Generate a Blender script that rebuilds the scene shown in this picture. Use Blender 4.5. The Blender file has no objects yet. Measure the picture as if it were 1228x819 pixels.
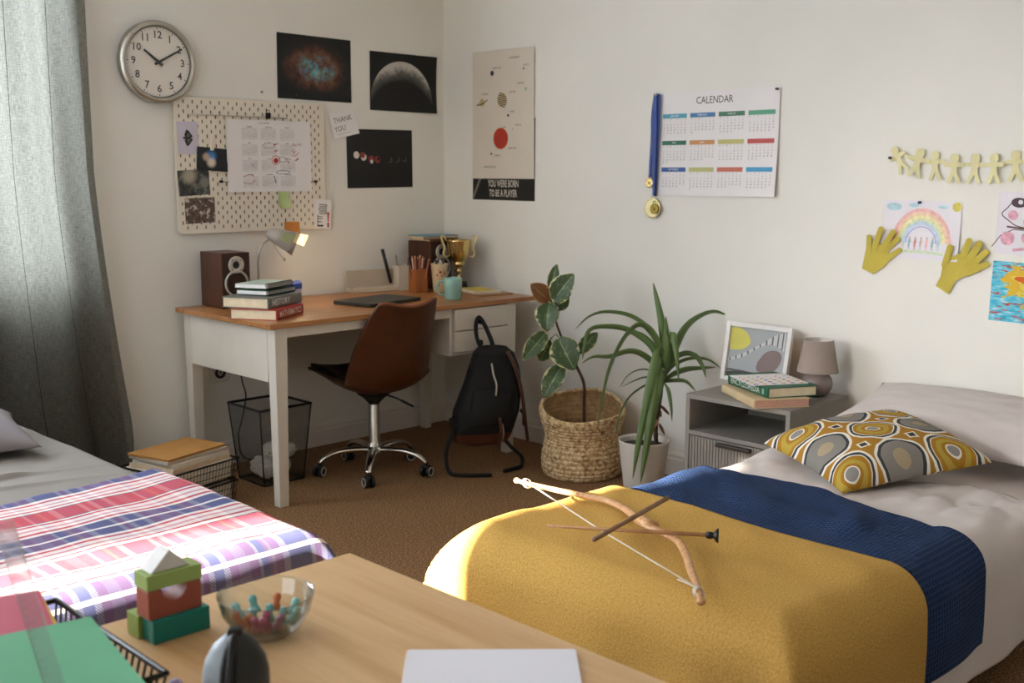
import bpy, bmesh, math, random
from mathutils import Vector, Matrix, noise, Euler
random.seed(7)
D = bpy.data
SC = bpy.context.scene
COL = SC.collection
pi = math.pi
sin, cos, sqrt = math.sin, math.cos, math.sqrt
R = math.radians
WX, WY = 3.91, 4.46          # right wall plane x, back wall plane y (metres); the camera stands above the origin

# ------------------------------------------------------------------ materials
def lin(c):
    if isinstance(c, str):
        c = c.lstrip('#'); c = [int(c[i:i+2], 16)/255 for i in (0, 2, 4)]
    return tuple((x/12.92 if x <= .04045 else ((x+.055)/1.055)**2.4) for x in c[:3]) + (1.0,)

class NT:
    """small helper around a material's node tree"""
    def __init__(s, name):
        s.m = D.materials.new(name); s.m.use_nodes = True
        s.t = s.m.node_tree; s.b = s.t.nodes['Principled BSDF']; s.out = s.t.nodes['Material Output']
    def n(s, typ, **kw):
        nd = s.t.nodes.new(typ)
        for k, v in kw.items(): setattr(nd, k, v)
        return nd
    def link(s, a, b): s.t.links.new(a, b)
    def put(s, inp, v):
        if isinstance(v, bpy.types.NodeSocket): s.link(v, inp)
        else: inp.default_value = v
    def math(s, op, a, b=0.0, c=0.0):
        nd = s.n('ShaderNodeMath', operation=op)
        for i, v in enumerate((a, b, c)): s.put(nd.inputs[i], v)
        return nd.outputs[0]
    def mix(s, f, a, b, typ='MIX'):
        nd = s.n('ShaderNodeMix', data_type='RGBA', blend_type=typ)
        s.put(nd.inputs[0], f); s.put(nd.inputs[6], a); s.put(nd.inputs[7], b)
        return nd.outputs[2]
    def ramp(s, f, stops, interp='LINEAR'):
        nd = s.n('ShaderNodeValToRGB'); cr = nd.color_ramp; cr.interpolation = interp
        while len(cr.elements) < len(stops): cr.elements.new(.5)
        for e, (p, c) in zip(cr.elements, stops):
            e.position = p; e.color = lin(c) if isinstance(c, str) else c
        s.put(nd.inputs[0], f); return nd.outputs[0]
    def obj(s): return s.n('ShaderNodeTexCoord').outputs['Object']
    def uv(s): return s.n('ShaderNodeTexCoord').outputs['UV']
    def gen(s): return s.n('ShaderNodeTexCoord').outputs['Generated']
    def sep(s, v):
        nd = s.n('ShaderNodeSeparateXYZ'); s.link(v, nd.inputs[0]); return nd.outputs
    def comb(s, x, y, z=0.0):
        nd = s.n('ShaderNodeCombineXYZ')
        for i, v in enumerate((x, y, z)): s.put(nd.inputs[i], v)
        return nd.outputs[0]
    def map(s, v, sc=(1, 1, 1), loc=(0, 0, 0), rot=(0, 0, 0)):
        nd = s.n('ShaderNodeMapping'); s.link(v, nd.inputs[0])
        nd.inputs['Scale'].default_value = sc; nd.inputs['Location'].default_value = loc; nd.inputs['Rotation'].default_value = rot
        return nd.outputs[0]
    def noise(s, v, scale=5, detail=3, rough=.5, col=False):
        nd = s.n('ShaderNodeTexNoise'); s.link(v, nd.inputs['Vector'])
        nd.inputs['Scale'].default_value = scale; nd.inputs['Detail'].default_value = detail; nd.inputs['Roughness'].default_value = rough
        return nd.outputs['Color' if col else 'Fac']
    def bump(s, h, strength=.3, dist=.01):
        nd = s.n('ShaderNodeBump'); s.put(nd.inputs['Height'], h)
        nd.inputs['Strength'].default_value = strength; nd.inputs['Distance'].default_value = dist
        s.link(nd.outputs[0], s.b.inputs['Normal'])
    def base(s, v): s.put(s.b.inputs['Base Color'], v)
    def set(s, rough=None, metal=None, spec=None, sheen=None, trans=None, emit=None, estr=None, coat=None):
        B = s.b.inputs
        if rough is not None: s.put(B['Roughness'], rough)
        if metal is not None: B['Metallic'].default_value = metal
        if spec is not None: B['Specular IOR Level'].default_value = spec
        if sheen is not None: B['Sheen Weight'].default_value = sheen
        if trans is not None: B['Transmission Weight'].default_value = trans
        if coat is not None: B['Coat Weight'].default_value = coat
        if emit is not None:
            B['Emission Color'].default_value = lin(emit); B['Emission Strength'].default_value = estr or 1
        return s

def M(name, col, rough=.55, metal=0, spec=.4, var=.06, vs=9, bump=0, bs=60, sheen=None, emit=None, estr=None, coat=None):
    """procedural material: base colour with a little noise mottling and bump"""
    t = NT(name); o = t.obj()
    if var:
        c = lin(col); f = t.noise(o, vs, 4)
        a = tuple(max(0, x*(1-var*1.6)) for x in c[:3])+(1,); b = tuple(min(1, x*(1+var*1.6)) for x in c[:3])+(1,)
        t.base(t.ramp(f, [(.3, a), (.7, b)]))
    else: t.base(lin(col))
    t.set(rough, metal, spec, sheen, emit=emit, estr=estr, coat=coat)
    if bump: t.bump(t.noise(o, bs, 4), bump, .004)
    return t.m

def wood(name, dark, light, axis=0, scale=1.0, rough=.4, stave=0, coat=.15):
    """wood grain stretched along one axis of the object, with optional glued staves"""
    t = NT(name); o = t.obj()
    sc = [22*scale]*3; sc[axis] = 1.6*scale
    v = t.map(o, tuple(sc))
    f = t.noise(v, 1.0, 6, .6)
    c = t.ramp(f, [(.28, dark), (.5, light), (.72, dark)])
    if stave:
        xyz = t.sep(o); ax = xyz[1 if axis == 0 else 0]
        k = t.math('FLOOR', t.math('DIVIDE', ax, stave))
        k2 = t.math('FLOOR', t.math('ADD', t.math('DIVIDE', xyz[axis], stave*11), t.math('MULTIPLY', k, .37)))
        w = t.n('ShaderNodeTexWhiteNoise', noise_dimensions='2D'); t.link(t.comb(k, k2), w.inputs['Vector'])
        c = t.mix(t.math('MULTIPLY', w.outputs['Value'], .35), c, lin(dark))
    t.base(c); t.set(rough, spec=.4, coat=coat); t.bump(f, .08, .002)
    return t.m

# ------------------------------------------------------------------ mesh builder
FONT_CACHE = {}
def text_geo(s, spacing=1.0, bold=0.0):
    key = (s, spacing, bold)
    if key not in FONT_CACHE:
        cu = D.curves.new('glyphs', 'FONT'); cu.body = s; cu.size = 1; cu.align_x = 'CENTER'; cu.align_y = 'CENTER'
        cu.resolution_u = 2; cu.space_character = spacing; cu.offset = bold
        o = D.objects.new('glyphs', cu); COL.objects.link(o)
        dg = bpy.context.evaluated_depsgraph_get(); dg.update()
        me = D.meshes.new_from_object(o.evaluated_get(dg))
        FONT_CACHE[key] = ([v.co.copy() for v in me.vertices], [tuple(p.vertices) for p in me.polygons])
        D.objects.remove(o); D.curves.remove(cu); D.meshes.remove(me)
    return FONT_CACHE[key]

class MB:
    def __init__(s):
        s.v = []; s.f = []; s.m = []; s.sm = []; s.uvs = {}
    def add(s, verts, faces, mi=0, smooth=False, X=None, uvs=None):
        b = len(s.v)
        s.v += [tuple(X @ Vector(v)) if X else tuple(v) for v in verts]
        for i, f in enumerate(faces):
            if uvs: s.uvs[len(s.f)] = [uvs[k] for k in f]
            s.f.append(tuple(b+k for k in f)); s.m.append(mi); s.sm.append(smooth)
        return s
    def box(s, x0, x1, y0, y1, z0, z1, mi=0, X=None):
        v = [(x, y, z) for z in (z0, z1) for y in (y0, y1) for x in (x0, x1)]
        return s.add(v, [(0, 2, 3, 1), (4, 5, 7, 6), (0, 1, 5, 4), (2, 6, 7, 3), (0, 4, 6, 2), (1, 3, 7, 5)], mi, False, X)
    def cbox(s, c, d, mi=0, X=None):
        return s.box(c[0]-d[0]/2, c[0]+d[0]/2, c[1]-d[1]/2, c[1]+d[1]/2, c[2]-d[2]/2, c[2]+d[2]/2, mi, X)
    def frustum(s, c, d0, d1, z0, z1, mi=0, X=None):
        v = []
        for d, z in ((d0, z0), (d1, z1)):
            v += [(c[0]+sx*d[0]/2, c[1]+sy*d[1]/2, z) for sy in (-1, 1) for sx in (-1, 1)]
        return s.add(v, [(0, 2, 3, 1), (4, 5, 7, 6), (0, 1, 5, 4), (2, 6, 7, 3), (0, 4, 6, 2), (1, 3, 7, 5)], mi, False, X)
    def lathe(s, prof, n=32, c=(0, 0, 0), mi=0, X=None, smooth=True, cap0=False, cap1=False):
        v = []; f = []
        for r, z in prof:
            for k in range(n):
                a = 2*pi*k/n; v.append((c[0]+r*cos(a), c[1]+r*sin(a), c[2]+z))
        m = len(prof)
        for i in range(m-1):
            for k in range(n):
                k2 = (k+1) % n; f.append((i*n+k, i*n+k2, (i+1)*n+k2, (i+1)*n+k))
        if cap0: f.append(tuple(range(n-1, -1, -1)))
        if cap1: f.append(tuple((m-1)*n+k for k in range(n)))
        return s.add(v, f, mi, smooth, X)
    def tube(s, pts, r, n=8, mi=0, closed=False, X=None, caps=True, flat=1.0):
        P = [Vector(p) for p in pts]; m = len(P)
        rr = r if isinstance(r, (list, tuple)) else [r]*m
        v = []; f = []; up = None
        for i in range(m):
            t = (P[(i+1) % m]-P[i-1]) if closed else (P[min(i+1, m-1)]-P[max(i-1, 0)])
            t = t.normalized() if t.length > 1e-9 else Vector((0, 0, 1))
            if up is None: up = Vector((0, 0, 1)) if abs(t.z) < .9 else Vector((1, 0, 0))
            a = up-t*up.dot(t)
            a = a.normalized() if a.length > 1e-6 else t.orthogonal().normalized()
            up = a; b = t.cross(a)
            for k in range(n):
                w = 2*pi*k/n; v.append(P[i]+(a*cos(w)*flat+b*sin(w))*rr[i])
        for i in range(m if closed else m-1):
            j = (i+1) % m
            for k in range(n):
                k2 = (k+1) % n; f.append((i*n+k, j*n+k, j*n+k2, i*n+k2))
        if caps and not closed:
            f.append(tuple(range(n-1, -1, -1))[::-1]); f.append(tuple((m-1)*n+k for k in range(n))[::-1])
        return s.add(v, f, mi, True, X)
    def grid(s, nu, nv, fn, mi=0, smooth=True, X=None, uvf=None, closeu=False):
        v = []; uv = []; f = []
        for j in range(nv+1):
            for i in range(nu if closeu else nu+1):
                v.append(fn(i/nu, j/nv)); uv.append(uvf(i/nu, j/nv) if uvf else (i/nu, j/nv))
        w = nu if closeu else nu+1
        for j in range(nv):
            for i in range(nu):
                i2 = (i+1) % w; f.append((j*w+i, j*w+i2, (j+1)*w+i2, (j+1)*w+i))
        return s.add(v, f, mi, smooth, X, uv)
    def poly(s, pts, z=0.0, mi=0, X=None):
        return s.add([(p[0], p[1], z) for p in pts], [tuple(range(len(pts)))], mi, False, X)
    def prism(s, pts, z0, z1, mi=0, X=None, smooth=False):
        n = len(pts)
        a = sum(pts[i][0]*pts[(i+1) % n][1]-pts[(i+1) % n][0]*pts[i][1] for i in range(n))
        if a < 0: pts = pts[::-1]
        v = [(p[0], p[1], z0) for p in pts]+[(p[0], p[1], z1) for p in pts]
        f = [tuple(range(n-1, -1, -1)), tuple(range(n, 2*n))]+[(i, (i+1) % n, n+(i+1) % n, n+i) for i in range(n)]
        return s.add(v, f, mi, smooth, X)
    def disc(s, cx, cy, r, z=0.0, mi=0, n=28, ry=None, X=None):
        ry = ry or r
        return s.poly([(cx+r*cos(2*pi*k/n), cy+ry*sin(2*pi*k/n)) for k in range(n)], z, mi, X)
    def ring(s, cx, cy, r0, r1, z=0.0, mi=0, a0=0, a1=2*pi, n=36, X=None):
        v = []; f = []
        for k in range(n+1):
            a = a0+(a1-a0)*k/n; v += [(cx+r0*cos(a), cy+r0*sin(a), z), (cx+r1*cos(a), cy+r1*sin(a), z)]
        for k in range(n): f.append((2*k, 2*k+1, 2*k+3, 2*k+2))
        return s.add(v, f, mi, False, X)
    def rect(s, x0, x1, y0, y1, z=0.0, mi=0, X=None): return s.poly([(x0, y0), (x1, y0), (x1, y1), (x0, y1)], z, mi, X)
    def line(s, pts, w, z=0.0, mi=0, X=None):
        P = [Vector((p[0], p[1])) for p in pts]; m = len(P); v = []
        for i in range(m):
            d = P[min(i+1, m-1)]-P[max(i-1, 0)]
            d = d.normalized() if d.length > 1e-7 else Vector((1, 0)); n = Vector((-d.y, d.x))*w/2
            q = P[i]+(d*w*.3 if i == m-1 else -d*w*.3 if i == 0 else d*0)
            v += [(q.x-n.x, q.y-n.y, z), (q.x+n.x, q.y+n.y, z)]
        return s.add(v, [(2*i, 2*i+2, 2*i+3, 2*i+1) for i in range(m-1)], mi, False, X)
    def text(s, st, x, y, size, z=0.0, mi=0, sx=1.0, rot=0, X=None, spacing=1.0, bold=0.0):
        v, f = text_geo(st, spacing, bold); c, q = cos(rot), sin(rot)
        vv = [(x+(p.x*sx*c-p.y*q)*size, y+(p.x*sx*q+p.y*c)*size, z) for p in v]
        return s.add(vv, f, mi, False, X)
    def capsule(s, a, b, w, z0, z1, mi=0, n=8, w2=None):
        a = Vector(a); b = Vector(b); t = math.atan2(b.y-a.y, b.x-a.x); w2 = w2 or w
        pts = [(b.x+w2/2*cos(t-pi/2+pi*k/n), b.y+w2/2*sin(t-pi/2+pi*k/n)) for k in range(n+1)]
        pts += [(a.x+w/2*cos(t+pi/2+pi*k/n), a.y+w/2*sin(t+pi/2+pi*k/n)) for k in range(n+1)]
        return s.prism(pts, z0, z1, mi)
    def ellipsoid(s, c, r, mi=0, nu=20, nv=12, X=None):
        def fn(u, v):
            a = 2*pi*u; b = pi*(v-.5)*.999
            return (c[0]+r[0]*cos(b)*cos(a), c[1]+r[1]*cos(b)*sin(a), c[2]+r[2]*sin(b))
        return s.grid(nu, nv, fn, mi, True, X, closeu=True)
    def deform(s, fn):
        s.v = [fn(*p) for p in s.v]; return s
    def build(s, name, mats, parent=None, bevel=0, sub=0, solid=0, soff=-1, seg=2, weld=False):
        me = D.meshes.new(name); me.from_pydata([tuple(p) for p in s.v], [], s.f)
        if not isinstance(mats, (list, tuple)): mats = [mats]
        for m in mats: me.materials.append(m)
        for p, mi, sm in zip(me.polygons, s.m, s.sm): p.material_index = mi; p.use_smooth = sm
        if s.uvs:
            l = me.uv_layers.new(name='UVMap').data
            for p in me.polygons:
                u = s.uvs.get(p.index)
                if u:
                    for k, li in enumerate(p.loop_indices): l[li].uv = u[k]
        if weld:
            bm = bmesh.new(); bm.from_mesh(me); bmesh.ops.remove_doubles(bm, verts=bm.verts, dist=1e-5); bm.to_mesh(me); bm.free()
        me.update()
        o = D.objects.new(name, me); COL.objects.link(o)
        if parent: o.parent = parent
        if bevel:
            b = o.modifiers.new('bevel', 'BEVEL'); b.width = bevel; b.segments = seg; b.limit_method = 'ANGLE'; b.angle_limit = R(40)
        if solid:
            q = o.modifiers.new('solid', 'SOLIDIFY'); q.thickness = solid; q.offset = soff
        if sub:
            q = o.modifiers.new('sub', 'SUBSURF'); q.levels = sub; q.render_levels = sub
        return o

def tag(o, label, cat, group=None, kind=None):
    if label: o['label'] = label
    if cat: o['category'] = cat
    if group: o['group'] = group
    if kind: o['kind'] = kind
    return o
def lab(o, label): o['label'] = label; return o
def thing(name, label, cat, loc=(0, 0, 0), rz=0, group=None, rot=None):
    o = D.objects.new(name, None); COL.objects.link(o); o.empty_display_size = .05
    o.location = loc; o.rotation_euler = rot or (0, 0, rz)
    return tag(o, label, cat, group)
def struct(o, label=None):
    o['kind'] = 'structure'
    if label: o['label'] = label
    return o
def copy_tree(o, parent=None):
    c = o.copy(); COL.objects.link(c)
    if parent: c.parent = parent
    for ch in o.children: copy_tree(ch, c)
    return c
def on_back(o, x, z, d=.001, tilt=0):
    """hang an object's local xy plane on the back wall"""
    o.matrix_world = Matrix.Translation((x, WY-d, z)) @ Matrix.Rotation(R(90), 4, 'X') @ Matrix.Rotation(tilt, 4, 'Z'); return o
def on_right(o, y, z, d=.001, tilt=0):
    o.matrix_world = Matrix.Translation((WX-d, y, z)) @ Matrix.Rotation(R(-90), 4, 'Z') @ Matrix.Rotation(R(90), 4, 'X') @ Matrix.Rotation(tilt, 4, 'Z'); return o
def nz(x, y=0, z=0, s=1): return noise.noise(Vector((x*s, y*s, z*s)))
def bez(pts, n=24):
    """Catmull-Rom through points"""
    P = [Vector(p) for p in pts]; P = [P[0]*2-P[1]]+P+[P[-1]*2-P[-2]]; out = []
    segs = len(P)-3
    for i in range(n+1):
        u = i/n*segs; k = min(int(u), segs-1); t = u-k; a, b, c, d = P[k:k+4]
        out.append(.5*((2*b)+(c-a)*t+(2*a-5*b+4*c-d)*t*t+(3*b-a-3*c+d)*t**3))
    return out

# ------------------------------------------------------------------ shared materials
m_wall = M('plaster_wall_paint', '#e7e5dc', .75, spec=.2, var=.015, vs=2.5, bump=.05, bs=45)
m_ceil = M('ceiling_paint', '#f0eeea', .8, var=.01)
m_trim = M('white_gloss_trim_paint', '#ddd6cc', .45, var=.02)
m_white = M('white_desk_lacquer', '#d0c8ba', .38, var=.02, coat=.1)
m_paper = M('white_paper', '#e9e6e4', .7, spec=.2, var=.01)
m_paperw = M('printer_paper', '#e4e4ea', .75, spec=.2, var=.01)
m_ink = M('black_ink', '#33312e', .7, var=0)
m_inkg = M('grey_ink', '#7b7875', .7, var=0)
m_black = M('black_plastic', '#15130f', .45, var=.1)
m_blackm = M('black_painted_wire', '#1a1713', .4, metal=.4)
m_steel = M('brushed_steel', '#b9b4a8', .28, metal=1, var=.04)
m_chrome = M('polished_chrome', '#cfcac2', .1, metal=1, var=.02)
m_gold = M('polished_gold', '#dcc384', .18, metal=1, var=.08)
m_cream = M('page_block_paper', '#dfcfae', .8, var=.06, vs=30)
m_red = M('red_ink', '#c0392f', .7, var=.05)
def thin_glass():
    t = NT('clear_glass'); a = t.n('ShaderNodeBsdfTransparent'); a.inputs[0].default_value = (.95, .96, .96, 1); g = t.n('ShaderNodeBsdfGlossy'); g.inputs['Roughness'].default_value = .03
    fr = t.n('ShaderNodeLayerWeight'); fr.inputs[0].default_value = .5; fz = t.math('ADD', .04, t.math('MULTIPLY', t.math('POWER', fr.outputs['Facing'], 2.4), .75)); t.put(a.inputs[0], t.mix(t.math('POWER', fr.outputs['Facing'], 2.0), lin('#f8faf9'), lin('#9aa5a3')))
    f = t.n('ShaderNodeMixShader'); t.link(fz, f.inputs[0]); t.link(a.outputs[0], f.inputs[1]); t.link(g.outputs[0], f.inputs[2]); t.link(f.outputs[0], t.out.inputs[0]); return t.m
m_glass = thin_glass()
def pane_mat():
    t = NT('window_pane_glass'); a = t.n('ShaderNodeBsdfTransparent'); g = t.n('ShaderNodeBsdfGlossy'); g.inputs['Roughness'].default_value = .02
    f = t.n('ShaderNodeMixShader'); f.inputs[0].default_value = .06
    t.link(a.outputs[0], f.inputs[1]); t.link(g.outputs[0], f.inputs[2]); t.link(f.outputs[0], t.out.inputs[0]); return t.m
m_pane = pane_mat()
# ------------------------------------------------------------------ room shell
XL, YF, ZC = -1.5, -1.9, 2.62
# carpet
t = NT('brown_loop_carpet'); o = t.obj()
n1 = t.noise(o, 150, 4, .75); n2 = t.noise(o, 3.0, 3)
c = t.ramp(n1, [(.34, '#3f2d1d'), (.5, '#8c6847'), (.66, '#c9a275')])
t.base(t.mix(t.math('MULTIPLY', n2, .22), c, lin('#5a4431'))); t.set(.95, spec=.1); t.bump(n1, .9, .006)
m_carpet = t.m
struct(MB().box(XL, WX+.1, YF, WY+.1, -.06, 0).build('floor', m_carpet))
struct(MB().box(XL-.1, WX+.1, YF-.1, WY+.1, ZC, ZC+.08).build('ceiling', m_ceil))
struct(MB().box(WX, WX+.1, YF, WY+.1, 0, ZC).build('wall_right', m_wall))
struct(MB().box(XL, WX, YF-.1, YF, 0, ZC).build('wall_front', m_wall))
# back wall with the window opening behind the curtain
A0, A1, AZ0, AZ1 = -.75, 1.93, .845, 2.46
b = MB(); T = .14
b.box(XL-.1, A0, WY, WY+T, 0, ZC); b.box(A1, WX, WY, WY+T, 0, ZC); b.box(A0, A1, WY, WY+T, 0, AZ0); b.box(A0, A1, WY, WY+T, AZ1, ZC)
struct(b.build('wall_back', m_wall))
# left wall with a window nearer the camera
C0, C1, CZ0, CZ1 = .55, 2.68, .85, 2.12
b = MB()
b.box(XL-T, XL, YF, C0, 0, ZC); b.box(XL-T, XL, C1, WY, 0, ZC); b.box(XL-T, XL, C0, C1, 0, CZ0); b.box(XL-T, XL, C0, C1, CZ1, ZC)
struct(b.build('wall_left', m_wall))
def window(name, along, a0, a1, z0, z1, fixed, bars):
    """casement: frame, mullions and panes; along 'x' sits in the back wall, 'y' in the left wall"""
    fr = MB(); pn = MB(); w = .05
    def bx(m, p0, p1, q0, q1, d0, d1, mi=0):
        if along == 'x': m.box(p0, p1, fixed+d0, fixed+d1, q0, q1, mi)
        else: m.box(fixed-d1, fixed-d0, p0, p1, q0, q1, mi)
    bx(fr, a0, a0+w, z0, z1, .05, .11); bx(fr, a1-w, a1, z0, z1, .05, .11)
    bx(fr, a0+w, a1-w, z0, z0+w, .05, .11); bx(fr, a0+w, a1-w, z1-w, z1, .05, .11)
    for k in range(1, bars):
        p = a0+(a1-a0)*k/bars; bx(fr, p-.018, p+.018, z0+w, z1-w, .055, .105)
    o = struct(fr.build(name, m_trim)); bx(pn, a0+w, a1-w, z0+w, z1-w, .078, .082)
    pn.build('pane', m_pane, o); return o
window('window_1', 'x', A0, A1, AZ0, AZ1, WY, 3)
window('window_2', 'y', C0, C1, CZ0, CZ1, XL, 1)
# skirting boards: a moulded profile swept along the wall
def skirting(name, p0, p1, inward):
    prof = [(0, 0), (.016, 0), (.016, .075), (.012, .085), (.012, .095), (.006, .108), (0, .11)]
    b = MB(); v = []
    for P in (p0, p1): v += [(P[0]+inward[0]*d, P[1]+inward[1]*d, h) for d, h in prof]
    n = len(prof)
    b.add(v, [(i, (i+1) % n, n+(i+1) % n, n+i) for i in range(n)]+[tuple(range(n)), tuple(range(2*n-1, n-1, -1))])
    struct(b.build(name, m_trim))
skirting('baseboard_back', (XL, WY), (WX, WY), (0, -1)); skirting('baseboard_right', (WX, WY-.017), (WX, YF), (-1, 0))

# ------------------------------------------------------------------ curtain
t = NT('grey_green_linen_curtain'); uvn = t.uv(); xy = t.sep(uvn)
th = t.noise(t.map(uvn, (260, 26, 1)), 1.0, 3, .7); th2 = t.noise(t.map(uvn, (30, 240, 1)), 1.0, 3, .7)
f = t.math('ADD', t.math('MULTIPLY', th, .55), t.math('MULTIPLY', th2, .45))
c = t.ramp(f, [(.33, '#6d6b60'), (.5, '#908e82'), (.68, '#b0aea2')])
ln = t.math('LESS_THAN', t.math('ABSOLUTE', t.math('SUBTRACT', t.math('FRACT', t.math('DIVIDE', xy[0], .29)), .5)), .006)
c = t.mix(ln, c, lin('#2e3029'))
t.base(t.mix(.5, c, lin('#2c2820'))); t.set(.9, spec=.1)
tr = t.n('ShaderNodeBsdfTranslucent'); t.put(tr.inputs[0], t.mix(.58, c, lin('#1c1c1a')))
mx = t.n('ShaderNodeMixShader'); t.put(mx.inputs[0], t.math('SUBTRACT', .6, t.math('MULTIPLY', t.math('GREATER_THAN', xy[0], 1.205), .52)))
t.link(t.b.outputs[0], mx.inputs[1]); t.link(tr.outputs[0], mx.inputs[2]); t.link(mx.outputs[0], t.out.inputs[0])
m_curtain = t.m
def curt(u, v):
    z = .10+v*2.42
    # the panel is narrow at the top and flares out to the right near the floor
    xr = 1.965+.135*max(0, (1.35-z)/1.25)**1.3-(.03*max(0, (.32-z)/.22)**2)
    x = 1.22+u*(xr-1.22)
    k = .55+.45*(1-v)
    y = WY-.088+.028*sin(u*15+.7*sin(v*3)+1)*(.75+.25*k)+.012*sin(u*31+v*4)*(u<2)+.012*nz(u*4, v*3, 2)
    y += -.05*max(0, (.35-z)/.3)*sin(u*pi)**.7
    return (x, y, z)
cur = MB().grid(150, 70, curt, uvf=lambda u, v: (u*1.25, v*2.44)).build('curtain', m_curtain)
tag(cur, 'grey-green linen window curtain with thin dark pinstripes, lit from behind', 'curtain')
r_ = MB().tube([(-.95, WY-.088, 2.55), (2.12, WY-.088, 2.55)], .012, 10)
r_.ellipsoid((2.14, WY-.088, 2.55), (.025, .025, .025)); r_.ellipsoid((-.97, WY-.088, 2.55), (.025, .025, .025))
for x in (-.9, .55, 2.06): r_.box(x-.008, x+.008, WY-.088, WY, 2.54, 2.56)
tag(r_.build('curtain_rail', m_blackm), 'dark metal curtain rail fixed above the curtained window', 'curtain rail')
# a second, drawn-back curtain on the far side of that window (outside the frame) is not needed

# ------------------------------------------------------------------ wall outlet under the desk
out = thing('wall_outlet', 'white wall socket with a dark ring low on the wall under the desk', 'socket'); on_back(out, 2.545, .432, .0005)
MB().box(-.043, .043, -.043, .043, 0, .009).build('cover_plate', m_trim, out, bevel=.004)
MB().lathe([(0, .0092), (.015, .0092), (.015, .012), (0, .012)], 24).build('socket_face', m_trim, out)
lab(MB().lathe([(.015, .009), (.015, .016), (.018, .019), (.024, .019), (.026, .016), (.026, .009)], 28).build('socket_ring', m_black, out), 'dark round socket ring')
lab(MB().box(-.003, .003, -.004, .014, .012, .0135).build('switch', m_black, out), 'small dark switch')
# ------------------------------------------------------------------ things on the back wall
def ppl(w, h, mi=0, nx=8, ny=8, th=.0008):
    """a sheet of paper: subdivided slab in the local xy plane"""
    b = MB(); 
    b.grid(nx, ny, lambda u, v: (-w/2+u*w, -h/2+v*h, th), mi, False)
    b.grid(nx, ny, lambda u, v: (w/2-u*w, -h/2+v*h, 0), mi, False)
    v = [(-w/2, -h/2), (w/2, -h/2), (w/2, h/2), (-w/2, h/2)]
    for i in range(4):
        a, c = v[i], v[(i+1) % 4]; b.add([(a[0], a[1], 0), (c[0], c[1], 0), (c[0], c[1], th), (a[0], a[1], th)], [(0, 1, 2, 3)], mi)
    return b
def curl(b, w, h, tl=0, tr=0, bl=0, br=0, mid=0):
    """lift the corners of a sheet off the wall"""
    def fn(x, y, z):
        u = x/w+.5; v = y/h+.5
        k = lambda a: max(0, a)**2
        return (x, y, z+tl*k(1-u-(1-v))*1.0+tr*k(u+v-1)+bl*k(1-u-v)+br*k(u-v)+mid*sin(pi*min(1, max(0, v))))
    return b.deform(fn)

# wall clock
ck = thing('wall_clock', 'round steel-rimmed wall clock showing ten past ten', 'clock'); on_back(ck, 2.297, 1.787, .001)
MB().lathe([(.14, 0), (.163, 0), (.169, .01), (.169, .036), (.163, .047), (.152, .05), (.148, .046), (.146, .033)], 64).ring(0, 0, .1425, .147, .0338, 1, n=64).build('rim', [m_steel, m_ink], ck)
fb = MB(); fb.disc(0, 0, .147, .033, 0, 64)
for h in range(1, 13):
    a = pi/2-h*pi/6; fb.text(str(h), .110*cos(a), .110*sin(a), .043, .0336, 1, 1.0, bold=.012)
for k in range(60):
    a = k*pi/30; l = .008 if k % 5 else .012; w = .0014 if k % 5 else .0036
    fb.line([((.139-l/2)*cos(a), (.139-l/2)*sin(a)), (.139*cos(a), .139*sin(a))], w, .0334, 1)
m_dial = M('clock_dial', '#e6e0d4', .5, var=.01)
fb.build('dial', [m_dial, m_ink], ck)
def hand(name, ang, L, w, z):
    a = pi/2-R(ang); b = MB(); X = Matrix.Rotation(a, 4, 'Z')
    b.prism([(-.022, -w*.6), (L, -w*.35), (L, w*.35), (-.022, w*.6)], z, z+.0015, 0, X)
    b.lathe([(.006, z), (.006, z+.002)], 16, cap1=True); b.build(name, m_ink, ck)
hand('hour_hand', 306, .078, .012, .036); hand('minute_hand', 61, .122, .009, .039)
gl = MB().disc(0, 0, .1475, .0455, 0, 64).build('glass_cover', m_pane, ck)

# pegboard
m_peg = M('cream_pegboard', '#e3dac8', .55, var=.015)
m_slot = M('pegboard_slot_shadow', '#453c30', .9, var=0)
PX0, PX1, PZ0, PZ1 = 2.364, 3.134, 1.066, 1.652
pw, ph = PX1-PX0, PZ1-PZ0
pb = thing('pegboard', 'large cream slotted pegboard pinned with papers above the desk', 'pegboard'); on_back(pb, (PX0+PX1)/2, (PZ0+PZ1)/2, .001)
b = MB(); r = .02
pts = []
for cx, cy, a0 in ((pw/2-r, ph/2-r, 0), (-pw/2+r, ph/2-r, 90), (-pw/2+r, -ph/2+r, 180), (pw/2-r, -ph/2+r, 270)):
    pts += [(cx+r*cos(R(a0+k*15)), cy+r*sin(R(a0+k*15))) for k in range(7)]
b.prism(pts, .014, .021, 0)
row = 0; y = ph/2-.02
while y > -ph/2+.012:
    x = -pw/2+(.023 if row % 2 else .0445)
    while x < pw/2-.012:
        b.capsule((x, y-.0055), (x, y+.0055), .0052, .0195, .0213, 1, 4); x += .0434
    y -= .02075; row += 1
b.build('perforated_panel', [m_peg, m_slot], pb)
for x, y_ in ((-.3, .2), (.3, .2), (-.3, -.2), (.3, -.2)): MB().lathe([(.012, 0), (.012, .014)], 16, (x, y_, 0)).build('standoff', m_peg, pb)
def at_peg(o, x, z, d=.0225, tilt=0): return on_back(o, x, z, d, tilt)
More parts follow.
